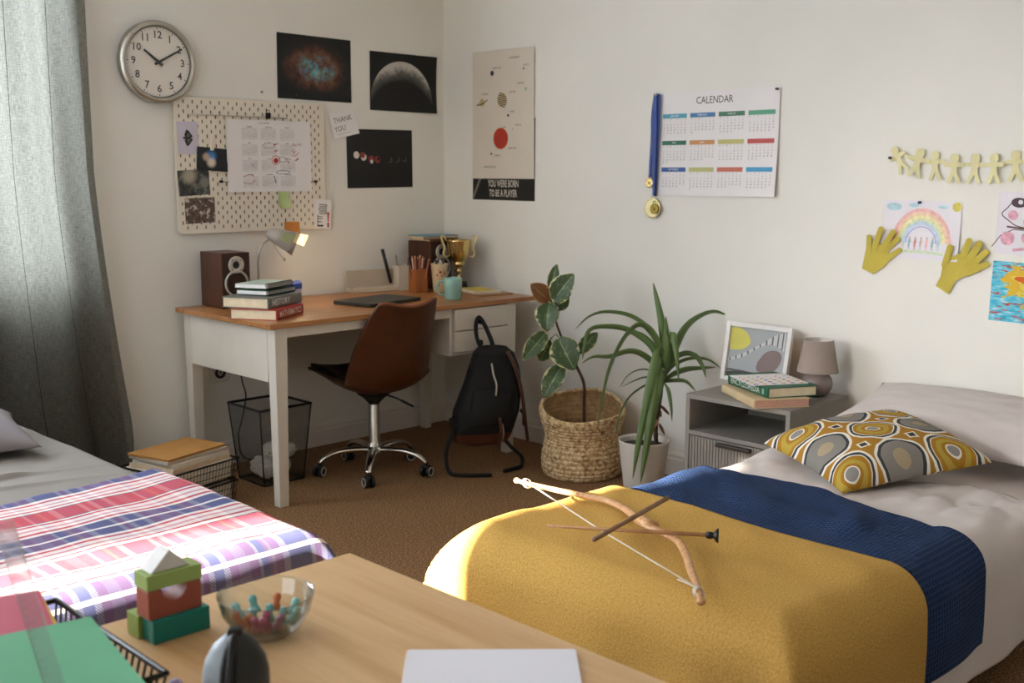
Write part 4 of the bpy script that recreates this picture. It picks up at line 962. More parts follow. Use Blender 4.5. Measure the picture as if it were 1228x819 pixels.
# shoulder straps
lab(MB().tube(bez([pt(.085, -.062, .545), pt(.118, -.092, .46), pt(.142, -.098, .36), pt(.156, -.09, .28), pt(.172, -.07, .20), pt(.19, -.05, .125)], 24), .016, 8, flat=.35).build('shoulder_strap', m_lthr, bp), 'brown leather shoulder strap')
lab(MB().tube(bez([pt(.155, -.045, .27), pt(.168, -.05, .25), pt(.17, -.048, .20)], 8), .019, 8, flat=.4).build('strap_buckle', m_black, bp), 'black strap adjuster')
b = MB().tube(bez([pt(-.16, -.06, .205), pt(-.195, -.06, .13), pt(-.205, -.075, .06), pt(-.185, -.10, .012), pt(-.10, -.14, .008), pt(-.02, -.16, .008)], 26), .014, 8, flat=.6)
b.build('webbing_strap', m_nyl2, bp)
b = MB().tube(bez([pt(.055, -.07, .16), pt(.11, -.06, .10), pt(.160, -.05, .05), pt(.15, -.07, .012), pt(.09, -.095, .007), pt(.055, -.11, .007)], 24), .014, 8, flat=.6)
b.build('webbing_strap', m_nyl2, bp)
lab(MB().prism([(-.03, -.03), (.03, -.02), (.02, .03), (-.025, .02)], 0, .03, X=Matrix.Translation(pt(-.16, -.05, .235)) @ Matrix.Rotation(R(60), 4, 'X')).build('side_flap', m_nyl, bp), 'small dark side flap')

# ------------------------------------------------------------------ wire waste bin with crumpled paper
wb = thing('waste_bin', 'square black wire-mesh waste bin under the desk', 'bin', (2.583, 4.107, 0))
def mesh_mat(name, col, n=90, gap=.62):
    """fine woven wire mesh: holes let light through"""
    t = NT(name); x = t.sep(t.uv())
    a = t.math('GREATER_THAN', t.math('FRACT', t.math('MULTIPLY', x[0], n)), gap); b_ = t.math('GREATER_THAN', t.math('FRACT', t.math('MULTIPLY', x[1], n)), gap)
    k = t.math('MAXIMUM', a, b_); t.base(lin(col)); t.set(.45, metal=.4)
    tr = t.n('ShaderNodeBsdfTransparent'); mx = t.n('ShaderNodeMixShader'); t.put(mx.inputs[0], k)
    t.link(tr.outputs[0], mx.inputs[1]); t.link(t.b.outputs[0], mx.inputs[2]); t.link(mx.outputs[0], t.out.inputs[0]); return t.m
b = MB(); s0, s1, H = .100, .128, .34
for k in range(4):
    X = Matrix.Rotation(k*pi/2, 4, 'Z')
    b.add([(-s0, -s0, .006), (s0, -s0, .006), (s1, -s1, H), (-s1, -s1, H)], [(0, 1, 2, 3)], 0, False, X, [(0, 0), (.3, 0), (.3, .34), (0, .34)])
b.add([(-s0, -s0, .006), (s0, -s0, .006), (s0, s0, .006), (-s0, s0, .006)], [(0, 1, 2, 3)], 0, False, None, [(0, 0), (.3, 0), (.3, .3), (0, .3)])
b.build('wire_mesh', mesh_mat('black_wire_mesh', '#3a382e', 230, .80), wb)
b = MB(); b.tube([(-s1, -s1, H), (s1, -s1, H), (s1, s1, H), (-s1, s1, H)], .006, 8, closed=True); b.build('rim', m_blackm, wb)
b = MB(); b.tube([(-s0, -s0, .006), (s0, -s0, .006), (s0, s0, .006), (-s0, s0, .006)], .005, 8, closed=True)
for sx in (-1, 1):
    for sy in (-1, 1): b.tube([(sx*s0, sy*s0, .006), (sx*s1, sy*s1, H)], .0035, 6)
b.build('wire_frame', m_blackm, wb)
m_crum = M('crumpled_paper', '#e2ddd0', .8, var=.04)
def crumple(seed, r):
    bm = bmesh.new(); bmesh.ops.create_icosphere(bm, subdivisions=4, radius=r)
    for v in bm.verts:
        p = v.co.normalized(); n = 0
        for k, (s_, a) in enumerate(((2.2, .32), (4.5, .2), (9, .1))):
            n += a*(1-2.2*abs(noise.noise(p*s_+Vector((seed*3.7, seed*1.3+k, k*5.1)))))
        v.co = p*r*(.80+n*.62)
    me = D.meshes.new('crumpled_paper'); bm.to_mesh(me); bm.free(); me.materials.append(m_crum)
    o = D.objects.new('crumpled_paper', me); COL.objects.link(o); return o
zs_ = [('against the left side of the bin', -.062, -.052, .056, .046), ('at the near corner of the bin', .012, -.066, .055, .044), ('at the right side of the bin', .064, -.005, .056, .045), ('at the back of the bin', -.045, .045, .056, .046), ('at the back right of the bin', .052, .066, .054, .042), ('on top of the heap in the bin', .0, .0, .125, .042), ('high on the right of the heap in the bin', .078, -.055, .125, .036)]
for i, (l_, x, y, z, r_) in enumerate(zs_):
    o = crumple(i+1, r_*.86); tag(o, 'crumpled white paper ball '+l_, 'crumpled paper', 'paper balls in the wire bin'); o.location = (2.583+x*.80, 4.107+y*.80, z+.004)

# ------------------------------------------------------------------ wire letter trays with papers on the floor
m_kraft = M('kraft_folder', '#b98547', .75, var=.05, vs=12)
def wire_tray(name, label, loc, rz, w, l, h, group, wr=.0012, cross=True):
    t_ = thing(name, label, 'letter tray', loc, rz, group)
    b = MB()
    for z, k in ((h, 1.0), (0.003, .93)): b.tube([(-w/2*k, -l/2*k, z), (w/2*k, -l/2*k, z), (w/2*k, l/2*k, z), (-w/2*k, l/2*k, z)], .0042 if z > .01 else .003, 8, closed=True)
    b.build('rim', m_blackm, t_)
    b = MB(); q = .93
    n = int(w/.0165)
    for k in range(n+1):
        x = -w/2+w*k/n; b.tube([(x, -l/2, h), (x*q, -l/2*q, .003), (x*q, l/2*q, .003), (x, l/2, h)], wr, 5)
    n = int(l/.0165)
    for k in range(n+1):
        y = -l/2+l*k/n; b.tube([(-w/2, y, h), (-w/2*q, y*q, .003)], wr, 5); b.tube([(w/2, y, h), (w/2*q, y*q, .003)], wr, 5)
    for zz in ((h*.36, h*.68) if cross else ()):
        kk = q+(1-q)*zz/h; b.tube([(-w/2*kk, -l/2*kk, zz), (w/2*kk, -l/2*kk, zz), (w/2*kk, l/2*kk, zz), (-w/2*kk, l/2*kk, zz)], .0016, 5, closed=True)
    for k in range(1, 9): y = -l/2*q+l*q*k/9; b.tube([(-w/2*q, y, .003), (w/2*q, y, .003)], .0012, 5)
    b.build('wire_grid', m_blackm, t_); return t_
TR, TX, TY = R(14), 2.105, 4.02
wire_tray('letter_tray', 'lower black wire tray of papers on the floor under the desk end', (TX, TY, .001), TR, .35, .28, .085, 'stacked wire letter trays')
wire_tray('letter_tray', 'upper black wire tray of papers on the floor under the desk end', (TX, TY, .0945), TR, .36, .29, .085, 'stacked wire letter trays')
pc_ = ['#ddd3bf', '#cfc6b4', '#c5b498', '#d9d0c0', '#b9ad99', '#d0b899']
def pile(z0, specs):
    z = z0
    for (nm, lb, cat, w, l, h_, col, dx, dy, rz) in specs:
        c_, s_ = cos(TR), sin(TR); flat(nm, lb, cat, w, l, h_, M('sheet_'+col.strip('#'), col, .8, var=.05, vs=40), (TX+dx*c_-dy*s_, TY+dx*s_+dy*c_, z), TR+R(rz)); z += h_+.0005
    return z
pile(.009, [('magazine_stack', 'bundle of grey-cream papers filling the lower wire tray', 'papers', .31, .245, .062, pc_[0], 0, 0, 1), ('magazine', 'cream magazine on top in the lower wire tray', 'magazine', .315, .24, .01, pc_[3], .005, .0, -2)])
zk = pile(.1025, [('magazine', 'thick grey magazine lowest in the upper wire tray', 'magazine', .315, .245, .045, pc_[1], 0, 0, 1), ('magazine', 'cream-edged magazine second in the upper wire tray', 'magazine', .32, .25, .03, pc_[0], .0, .004, -1.5), ('magazine', 'tan magazine in the middle of the upper wire tray', 'magazine', .31, .24, .018, pc_[5], .004, .0, 2), ('magazine', 'glossy pale magazine poking over the tray rim', 'magazine', .30, .225, .016, pc_[3], .006, -.004, 1), ('folder', 'greyish document folder under the kraft folder', 'folder', .31, .225, .014, pc_[4], .0, .002, -1)])
fo = MB(); fo.box(-.155, .155, -.112, .112, 0, .003); fo.prism([(-.155, -.112), (.155, -.112), (.155, .112), (-.155, .112)], .006, .009); fo.box(-.155, .155, .108, .112, .003, .006)
o = fo.build('kraft_folder', m_kraft); tag(o, 'orange-brown kraft folder topmost on the floor paper trays', 'folder'); o.location = (TX-.004, TY+.006, zk); o.rotation_euler = (0, 0, TR+R(2))
# ------------------------------------------------------------------ rubber plant in a woven basket
BX, BY = 3.64, 3.225
t = NT('seagrass_weave'); uv = t.uv(); n1 = t.noise(t.obj(), 60, 4, .6); n2 = t.noise(t.obj(), 9, 3)
c = t.ramp(n1, [(.36, '#8d6a40'), (.5, '#d3b485'), (.64, '#eed8b0')])
t.base(t.mix(t.math('MULTIPLY', n2, .25), c, lin('#7a5a38'))); t.set(.8, spec=.2); t.bump(n1, .3, .003)
m_weave = t.m
bs = thing('woven_basket', 'round woven seagrass basket holding the rubber plant', 'basket', (BX, BY, 0))
PROF = [(.148, .0), (.160, .006), (.168, .03), (.170, .07), (.166, .11), (.158, .15), (.154, .175), (.160, .205), (.172, .24), (.180, .272), (.182, .292), (.178, .305)]
def prof(v):
    k = v*(len(PROF)-1); i = min(int(k), len(PROF)-2); t_ = k-i
    return tuple(PROF[i][j]*(1-t_)+PROF[i+1][j]*t_ for j in (0, 1))
ROWS, STI = 21, 64
def basket(u, v, inner=False):
    r_, z = prof(v); r_ *= 1.05; row = v*ROWS; a = 2*pi*u
    fr = row-math.floor(row); k = math.floor(row)
    st = u*STI+.5*(k % 2); fs = st-math.floor(st)
    bul = sqrt(max(0, 1-(2*fr-1)**2))*(.55+.45*sqrt(max(0, 1-(2*fs-1)**2)))
    r_ += (.0068*bul if not inner else -.006-.004*bul)
    d = Vector((cos(a), sin(a))); away = d.dot(Vector((.704, .71)))
    z += max(0, (v-.45)/.55)**1.5*(.040*away+.006*sin(3*a+1))       # the soft rim sags towards the room
    r_ *= 1+.012*sin(2*a+.6)+.008*sin(5*a)*v
    return (r_*d.x, r_*d.y, z)
MB().grid(STI*5, ROWS*5, basket, closeu=True).build('basket_wall', m_weave, bs)
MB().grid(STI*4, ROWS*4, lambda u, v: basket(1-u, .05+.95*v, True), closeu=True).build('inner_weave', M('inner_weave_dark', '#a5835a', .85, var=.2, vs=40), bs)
rim = [Vector(basket(k/72, .999))-Vector((.004*cos(2*pi*k/72), .004*sin(2*pi*k/72), 0)) for k in range(72)]
MB().tube(rim, [.0075+.0015*(k % 2) for k in range(72)], 8, closed=True).build('rim', m_weave, bs)
MB().disc(0, 0, .157, .004, 0, 48).build('base', m_weave, bs)

m_soil = M('dark_potting_soil', '#2a2018', .95, var=.3, vs=60, bump=.8, bs=120)
m_bark = M('brown_plant_stem', '#4a3223', .8, var=.2, vs=40, bump=.4)
def variegated(name, edge, mid, inner):
    t = NT(name); uv = t.sep(t.uv()); o = t.obj(); n = t.noise(o, 34, 3, .6); n2 = t.noise(o, 70, 3)
    a = t.math('MULTIPLY', t.math('ABSOLUTE', t.math('SUBTRACT', uv[0], .5)), 2.0)
    b_ = t.math('MAXIMUM', a, t.math('MULTIPLY', t.math('ABSOLUTE', t.math('SUBTRACT', uv[1], .5)), 1.75))
    k = t.math('ADD', b_, t.math('MULTIPLY', t.math('SUBTRACT', n, .5), .95))
    c = t.ramp(k, [(.0, inner), (.16, mid), (.90, mid), (.92, edge), (1, edge)], 'LINEAR')
    c = t.mix(t.math('MULTIPLY', t.math('LESS_THAN', n2, .40), .5), c, lin(inner))
    rib = t.math('LESS_THAN', a, .035); c = t.mix(t.math('MULTIPLY', rib, .7), c, lin('#9aa874'))
    t.base(c); t.set(.42, spec=.4); return t.m
m_ficus = variegated('variegated_rubber_leaf', '#cfc690', '#3b4f2a', '#71845a')
m_ficusb = variegated('copper_rubber_leaf', '#b39a58', '#7d4f2c', '#8a5c33')
rp = thing('rubber_plant', 'variegated rubber plant with cream-edged leaves standing in the woven basket', 'plant', (BX, BY, 0))
rtv = Vector((.71, -.704, 0)); awv = Vector((.704, .71, 0))
def L3(x, z, d=0): return rtv*x+awv*d+Vector((0, 0, z))
MB().lathe([(0, .16), (.13, .158), (.135, .15)], 32).build('soil', m_soil, rp)
MB().lathe([(.095, .008), (.125, .155), (.130, .155), (.10, .006), (0, .006)], 32).build('nursery_pot', m_black, rp)
st = bez([L3(.012, .15), L3(.008, .30), L3(.006, .405), L3(-.03, .49, -.01), L3(-.08, .58, -.005), L3(-.118, .675, 0), L3(-.14, .76, .005), L3(-.148, .80, .005)], 40)
MB().tube(st, [.0085-.005*i/40 for i in range(41)], 10).build('stem', m_bark, rp)
def leaf(par, base, tip, w, droop=0.0, normal=None, mat_=None, cup=.12, pet=.0, name='leaf', nv=14):
    """broad leaf with a folded midrib, parented to its plant"""
    base, tip = Vector(base), Vector(tip); d = tip-base; L = d.length; dn = d.normalized()
    nrm = (normal or (-awv*.75+Vector((0, 0, .55)))); nrm = (nrm-dn*nrm.dot(dn)).normalized(); sd = dn.cross(nrm)
    def fn(u, v):
        s = 2*u-1; wv = w/2*(sin(pi*min(1, v**.85*.98+.012))**.72)
        p = base+d*v+sd*s*wv+nrm*(abs(s)*wv*cup*2+droop*L*(v-v*v)*1.6+.012*L*sin(v*14+s*3)*abs(s))
        return tuple(p)
    b = MB().grid(10, nv, fn)
    if pet: b.tube([base-dn*pet, base, base+d*.5], [.0022, .0022, .0008], 6, 0)
    return b.build(name, mat_ or m_ficus, par, solid=.0007)
F = lambda px, py, d=0: L3((px-702.8)*.00352, .295+(497-py)*.00355, d)
for (b_, t_, w, dr, dd, m_) in (
    ((660.5, 347), (669, 316), .045, .05, (0, .03), m_ficus), ((664, 361), (689, 326), .098, .04, (-.01, -.05), m_ficus), ((659, 361), (636, 339), .075, .05, (0, -.03), m_ficusb),
    ((659.5, 362), (656, 396), .098, .10, (-.01, -.06), m_ficus), ((657, 399), (627, 434), .072, .14, (-.01, -.04), m_ficus), ((661, 410), (649, 439), .068, .08, (.0, .04), m_ficus),
    ((671, 406), (691, 444), .118, .12, (-.015, -.07), m_ficus), ((697, 428), (722, 403), .060, .08, (.02, .07), m_ficus), ((678, 440), (653, 480), .085, .10, (-.01, -.06), m_ficus),
    ((666, 372), (684, 354), .065, .1, (.0, .02), m_ficus)):
    nrm = -awv*.8+Vector((0, 0, .35))+rtv*random.uniform(-.3, .3)
    o = leaf(rp, F(*b_, dd[0]), F(*t_, dd[1]), w*1.14, dr, nrm, m_, pet=.015)
    if m_ is m_ficusb: lab(o, 'coppery brown young leaf')
# extra petioles joining leaves to the stem
b = MB()
for q in ([F(666, 391), F(661, 396, -.005), F(657, 399, -.01)], [F(669, 402), F(665, 405), F(661, 410)], [F(684, 434), F(681, 436), F(678, 440, -.01)], [F(692, 443), F(695, 436, .01), F(697, 428, .02)]): b.tube(q, .002, 6)
b.build('petioles', M('green_petiole', '#6f7a45', .6), rp)['kind'] = 'stuff'

# ------------------------------------------------------------------ dracaena in a white pot
QX, QY = 3.63, 2.865
dp = thing('dracaena_plant', 'green spiky dracaena in a white pot beside the nightstand', 'plant', (QX, QY, 0))
lab(MB().lathe([(0, .0), (.078, .0), (.081, .004), (.108, .214), (.110, .220), (.104, .220), (.101, .21), (.1, .19)], 48).build('pot', M('white_plant_pot', '#dcd5c8', .45, var=.02), dp), 'white tapered pot')
MB().lathe([(0, .196), (.06, .197), (.1005, .192)], 36).build('soil', m_soil, dp)
MB().tube(bez([L3(.055, .19, .01), L3(.05, .27, .01), L3(.06, .36, .005), L3(.075, .51, 0)], 20), [.010+.003*nz(i*.9) for i in range(21)], 10).build('trunk', m_bark, dp)
for k in range(5):   # dry brown leaf stubs under the crown
    a = k*1.3; leaf(dp, L3(.062, .37-.02*k, .0), L3(.062+.045*cos(a), .325-.02*k, .04*sin(a)), .014, .1, None, M('dry_leaf_%d' % k, ['#7a5234', '#8a6440', '#64442c', '#96714a', '#704a30'][k], .8), name='dry_leaf')
t = NT('dracaena_leaf_green'); uv = t.sep(t.uv()); n = t.noise(t.map(t.uv(), (26, 2, 1)), 1.0, 3)
c = t.ramp(n, [(.3, '#4a6034'), (.6, '#68804a'), (.8, '#8a9c66')]); t.base(c); t.set(.38, spec=.45); m_drac = t.m
def strap(pts, w, depth=None, twist=.0):
    P = bez(pts, 26); n = len(P)
    def fn(u, v):
        i = v*(n-1); k = min(int(i), n-2); f = i-k; p = P[k].lerp(P[k+1], f); tg = (P[k+1]-P[k]).normalized()
        side = tg.cross(Vector((.5, .5, 0)).lerp(Vector((0, 0, 1)), .2)); side = side.normalized() if side.length > .05 else rtv
        hz = tg.cross(Vector((0, 0, 1))); hz = hz.normalized() if hz.length > .15 else side
        side = (side*(1-twist)+hz*twist).normalized(); nn = side.cross(tg)
        s = 2*u-1; ww = .92*w/2*min(1, .45+v*2.2)*(1-max(0, v-.45)/.55)**.75+.0006
        return tuple(p+side*s*ww+nn*(abs(s)*ww*.35))
    return MB().grid(6, 30, fn).build('leaf', m_drac, dp, solid=.0006)
def Q(x, y, d=0): return L3((x-345)*.00098+.075, .505+(400-y)*.00098, d)
strap([Q(338, 420), Q(345, 300, -.01), Q(330, 170, -.005), Q(308, 70, .01), Q(295, 12, .02)], .034)
strap([Q(342, 430, .01), Q(346, 320, -.02), Q(350, 230, -.03), Q(345, 148, -.03)], .040)
strap([Q(350, 410), Q(385, 320, .0), Q(425, 230, .01), Q(480, 172, .03), Q(560, 140, .05), Q(628, 158, .06)], .044, twist=.25)
strap([Q(340, 425), Q(328, 300, -.02), Q(275, 208, -.03), Q(225, 190, -.04), Q(165, 250, -.06), Q(110, 360, -.08), Q(80, 490, -.09), Q(58, 630, -.10)], .038, twist=.4)
strap([Q(335, 420), Q(300, 300, .02), Q(205, 225, .04), Q(110, 208, .05), Q(30, 222, .05), Q(8, 300, .05), Q(0, 350, .05)], .032, twist=.25)
strap([Q(338, 415, .02), Q(318, 260, .04), Q(225, 170, .06), Q(110, 145, .07), Q(30, 165, .07), Q(-30, 220, .07)], .024, twist=.25)
strap([Q(335, 430), Q(288, 345, -.02), Q(205, 300, -.04), Q(110, 322, -.05), Q(40, 322, -.05), Q(-10, 350, -.05)], .032, twist=.25)
strap([Q(338, 430, -.02), Q(322, 300, -.05), Q(280, 450, -.10), Q(235, 650, -.13), Q(208, 830, -.135)], .052)
strap([Q(342, 430, -.02), Q(318, 350, -.06), Q(285, 560, -.12), Q(258, 730, -.135), Q(240, 850, -.14)], .046)
strap([Q(345, 420), Q(352, 290, -.03), Q(372, 228, -.05), Q(388, 300, -.07), Q(400, 420, -.08)], .040)
strap([Q(350, 420), Q(380, 355, .0), Q(430, 320, .01), Q(480, 325, .0), Q(512, 370, -.01), Q(525, 415, -.02)], .034, twist=.25)
strap([Q(350, 425, .02), Q(400, 372, .04), Q(470, 345, .05), Q(545, 350, .05), Q(600, 385, .04)], .022, twist=.25)
strap([Q(350, 430), Q(395, 405, .0), Q(450, 385, .0), Q(520, 378, .0), Q(570, 372, .0)], .036, twist=.25)
strap([Q(345, 440), Q(390, 430, -.02), Q(440, 432, -.03), Q(480, 470, -.04)], .026, twist=.25)
strap([Q(340, 450), Q(300, 440, -.02), Q(250, 455, -.04), Q(190, 500, -.06), Q(150, 580, -.08), Q(140, 650, -.08)], .014, twist=.3)
strap([Q(340, 450, .02), Q(280, 425, .03), Q(230, 440, .04), Q(175, 470, .05)], .012, twist=.4)
strap([Q(340, 440, .02), Q(300, 400, .04), Q(250, 395, .05), Q(200, 420, .05), Q(165, 470, .05)], .012, twist=.4)
strap([Q(345, 430, -.02), Q(335, 380, -.06), Q(318, 450, -.09), Q(300, 560, -.10), Q(290, 640, -.1)], .034)
strap([Q(345, 430, -.01), Q(350, 360, -.04), Q(352, 260, -.05), Q(340, 200, -.05)], .034)
strap([Q(345, 430, .02), Q(330, 330, .05), Q(290, 270, .08), Q(240, 240, .11), Q(190, 262, .13)], .026, twist=.4)
strap([Q(348, 440, -.02), Q(362, 470, -.06), Q(372, 540, -.08), Q(375, 590, -.085)], .016)
strap([Q(346, 440, -.02), Q(300, 480, -.06), Q(270, 540, -.09), Q(262, 610, -.1)], .022)

# ------------------------------------------------------------------ nightstand and what stands on it
m_ns = M('grey_nightstand_laminate', '#85817a', .5, var=.02)
NX0, NX1, NY0, NY1, NZ = 3.43, 3.845, 2.05, 2.506, .50
ns = thing('nightstand', 'grey nightstand with an open shelf and a ribbed drawer between plant and bed', 'nightstand', ((NX0+NX1)/2, (NY0+NY1)/2, 0))
hx, hy = (NX1-NX0)/2, (NY1-NY0)/2; th = .018
c = MB(); c.box(-hx, hx, -hy, hy, NZ-th, NZ); c.box(-hx, hx, -hy, -hy+th, .03, NZ-th); c.box(-hx, hx, hy-th, hy, .03, NZ-th)
c.box(hx-.01, hx, -hy+th, hy-th, .03, NZ-th); c.box(-hx, hx-.01, -hy+th, hy-th, .343, .359); c.box(-hx, hx-.01, -hy+th, hy-th, .03, .048)
c.build('body', m_ns, ns, bevel=.001)
for k, (z0, z1) in enumerate(((.20, .339), (.052, .196))):
    d = MB(); d.box(-hx+.004, -hx+.020, -hy+th+.002, hy-th-.002, z0, z1)
    n = 30; w_ = (2*hy-2*th-.004)/n
    for j in range(n):
        y = -hy+th+.002+w_*j; d.box(-hx+.0005, -hx+.004, y+w_*.18, y+w_*.82, z0, z1)
    d.box(-hx+.02, hx-.03, -hy+th+.006, -hy+th+.016, z0+.006, z1-.03); d.box(-hx+.02, hx-.03, hy-th-.016, hy-th-.006, z0+.006, z1-.03); d.box(-hx+.02, hx-.03, -hy+th+.016, hy-th-.016, z0+.006, z0+.012)
    o = d.build('drawer', m_ns, ns)
    lab(MB().box(-hx-.022, -hx+.003, -.075, .075, z1-.020, z1-.006).build('handle', M('dark_bronze_pull', '#3a322b', .4, metal=.3), o, bevel=.003), 'dark recessed-look bar handle')
for sx in (-1, 1):
    for sy in (-1, 1): MB().frustum((sx*(hx-.04), sy*(hy-.04)), (.03, .03), (.036, .036), 0, .03).build('foot', m_black, ns)

# framed abstract print leaning on the wall
fr = thing('picture_frame', 'white framed abstract print leaning on the wall behind the green encyclopedia', 'picture', (3.772, 2.425, NZ+.0005))
fr.rotation_euler = Matrix((( 0, sin(R(10)), -cos(R(10))), (-1, 0, 0), (0, cos(R(10)), sin(R(10))))).to_euler()
fw, fh, mw = .302, .240, .018
b = MB(); b.box(-fw/2, -fw/2+mw, 0, fh, 0, .02); b.box(fw/2-mw, fw/2, 0, fh, 0, .02); b.box(-fw/2+mw, fw/2-mw, 0, mw, 0, .02); b.box(-fw/2+mw, fw/2-mw, fh-mw, fh, 0, .02)
b.build('frame', M('white_frame_paint', '#dedad4', .4), fr, bevel=.0015)
b = MB().box(-fw/2+mw, fw/2-mw, mw, fh-mw, .004, .008)
ax0, ax1, ay0, ay1 = -fw/2+mw, fw/2-mw, mw, fh-mw
def A(u, v): return (ax0+(ax1-ax0)*u, ay0+(ay1-ay0)*v)
def blob(pts, mi, z=.0084):
    q = bez([(p[0], p[1], 0) for p in pts+pts[:1]], 40)[:-1]; b.poly([A(min(1, max(0, p.x)), min(1, max(0, p.y))) for p in q], z, mi)
blob([(.0, .98), (.10, .995), (.24, .94), (.34, .82), (.36, .70), (.26, .58), (.12, .54), (.02, .55), (.0, .75)], 1)
blob([(.53, .36), (.52, .22), (.60, .16), (.76, .18), (.87, .28), (.93, .45), (.90, .58), (.78, .62), (.64, .55)], 2)
# striped staircase band
band = [(0, .36, .26), (.1, .40, .30), (.2, .46, .34), (.3, .52, .40), (.4, .60, .50), (.5, .68, .58), (.6, .76, .64), (.7, .86, .68), (.8, .93, .66), (.88, .97, .62), (.96, .99, .56)]
for k in range(len(band)-1):
    (u0, t0, l0), (u1, t1, l1) = band[k], band[k+1]; q = 3
    for j in range(q):
        ua = u0+(u1-u0)*j/q; ub = u0+(u1-u0)*(j+.55)/q
        ta = t0+(t1-t0)*j/q; la = l0+(l1-l0)*j/q
        b.poly([A(ua, la+.05), A(ub, la+.05), A(ub, ta), A(ua, ta)], .0083, 3 if j != 1 else 4)
for (pts, mi) in (([(0, .10), (.3, .13), (.6, .09), (1, .11), (1, .04), (.5, .03), (0, .0)], 5), ([(0, .16), (.25, .155), (.6, .125), (1, .14), (1, .118), (.5, .10), (0, .12)], 4)): b.poly([A(*p) for p in pts], .0083, mi)
b.build('print', [M('print_grey', '#a3a6a6', .6, var=.02), M('print_yellow', '#cfc75e', .6), M('print_mauve', '#7d6c68', .6), M('print_white', '#d8d6d0', .6), M('print_charcoal', '#54544f', .6), M('print_green_black', '#3d413a', .6)], fr)
MB().box(-fw/2+.004, fw/2-.004, .004, fh-.004, -.004, -.0005).build('backing_board', m_kraft, fr)

# little table lamp
tl = thing('table_lamp', 'small mauve-grey table lamp with a tapered shade on the nightstand', 'lamp', (3.765, 2.14, NZ))
m_cer = M('mauve_ceramic', '#8f807a', .25, var=.04, coat=.4)
MB().lathe([(0, 0), (.03, 0), (.042, .006), (.055, .028), (.059, .047), (.054, .068), (.040, .083), (.022, .090), (.0, .090)], 40).build('base', m_cer, tl)
MB().lathe([(.006, .09), (.006, .15), (.012, .152), (.012, .17)], 16).build('lamp_socket', m_trim, tl)
sh = MB().lathe([(.077, .092), (.0545, .215), (.053, .215), (.0755, .092), (.077, .092)], 48)
m_shade = M('taupe_lamp_shade', '#9a8a80', .8, var=.02)
sh.build('lamp_shade', m_shade, tl)
lab(MB().lathe([(.0525, .2145), (.075, .0925)], 48).build('shade_lining', m_trim, tl), 'white inside of the shade')
b = MB()
for k in range(3): a = k*2*pi/3+.4; b.tube([(.012*cos(a), .012*sin(a), .165), (.053*cos(a), .053*sin(a), .205)], .0015, 6)
b.build('shade_spider', m_steel, tl)

m_pinkb = M('salmon_page_edges', '#c79a86', .8, var=.05, vs=40); m_creamc = M('cream_book_cloth', '#cbb48e', .7, var=.05)
book('hardback_book', 'cream hardback with salmon page edges, under the green encyclopedia', 'book', .31, .215, .032, m_creamc, (3.548, 2.232, NZ+.0005), R(56.5)+pi, None, None, 'books on the nightstand', pages=m_pinkb)
m_encg = M('green_encyclopedia_cloth', '#1f5a41', .5, var=.05)
book('hardback_book', 'green hardback spelling ENCYCLOPEDIA on its spine on the nightstand', 'book', .295, .205, .038, m_encg, (3.587, 2.228, NZ+.033), R(63)+pi, 'ENCYCLOPEDIA  II', M('white_title_foil', '#d6d8cf', .5, var=0), 'books on the nightstand', .030, squash=.98)
b = MB(); b.prism(rrect(.205, .225, .004), 0, .0018, 0)
pc = ['#d9a35c', '#7fa3c4', '#c47b6a', '#9d8fb8', '#d2c068', '#b98aa0']
for i in range(6):
    for j in range(6):
        b.prism([(.0085*sx*(1 if k % 2 == 0 else .45), 0) for sx, k in ()] or [(-.085+.034*i+.012*cos(k*pi/3+.3*i)*(1 if j % 2 else .7), -.092+.037*j+.011*sin(k*pi/3)) for k in range(6)], .0018, .0021, 1+(i*2+j*3+i*j) % 6)
o = b.build('patterned_card', [m_paper]+[M('card_dot', c_, .6) for c_ in pc]); tag(o, 'white square card with rows of coloured dots on the green encyclopedia', 'card'); o.location = (3.575, 2.236, NZ+.0716); o.rotation_euler.z = R(59)
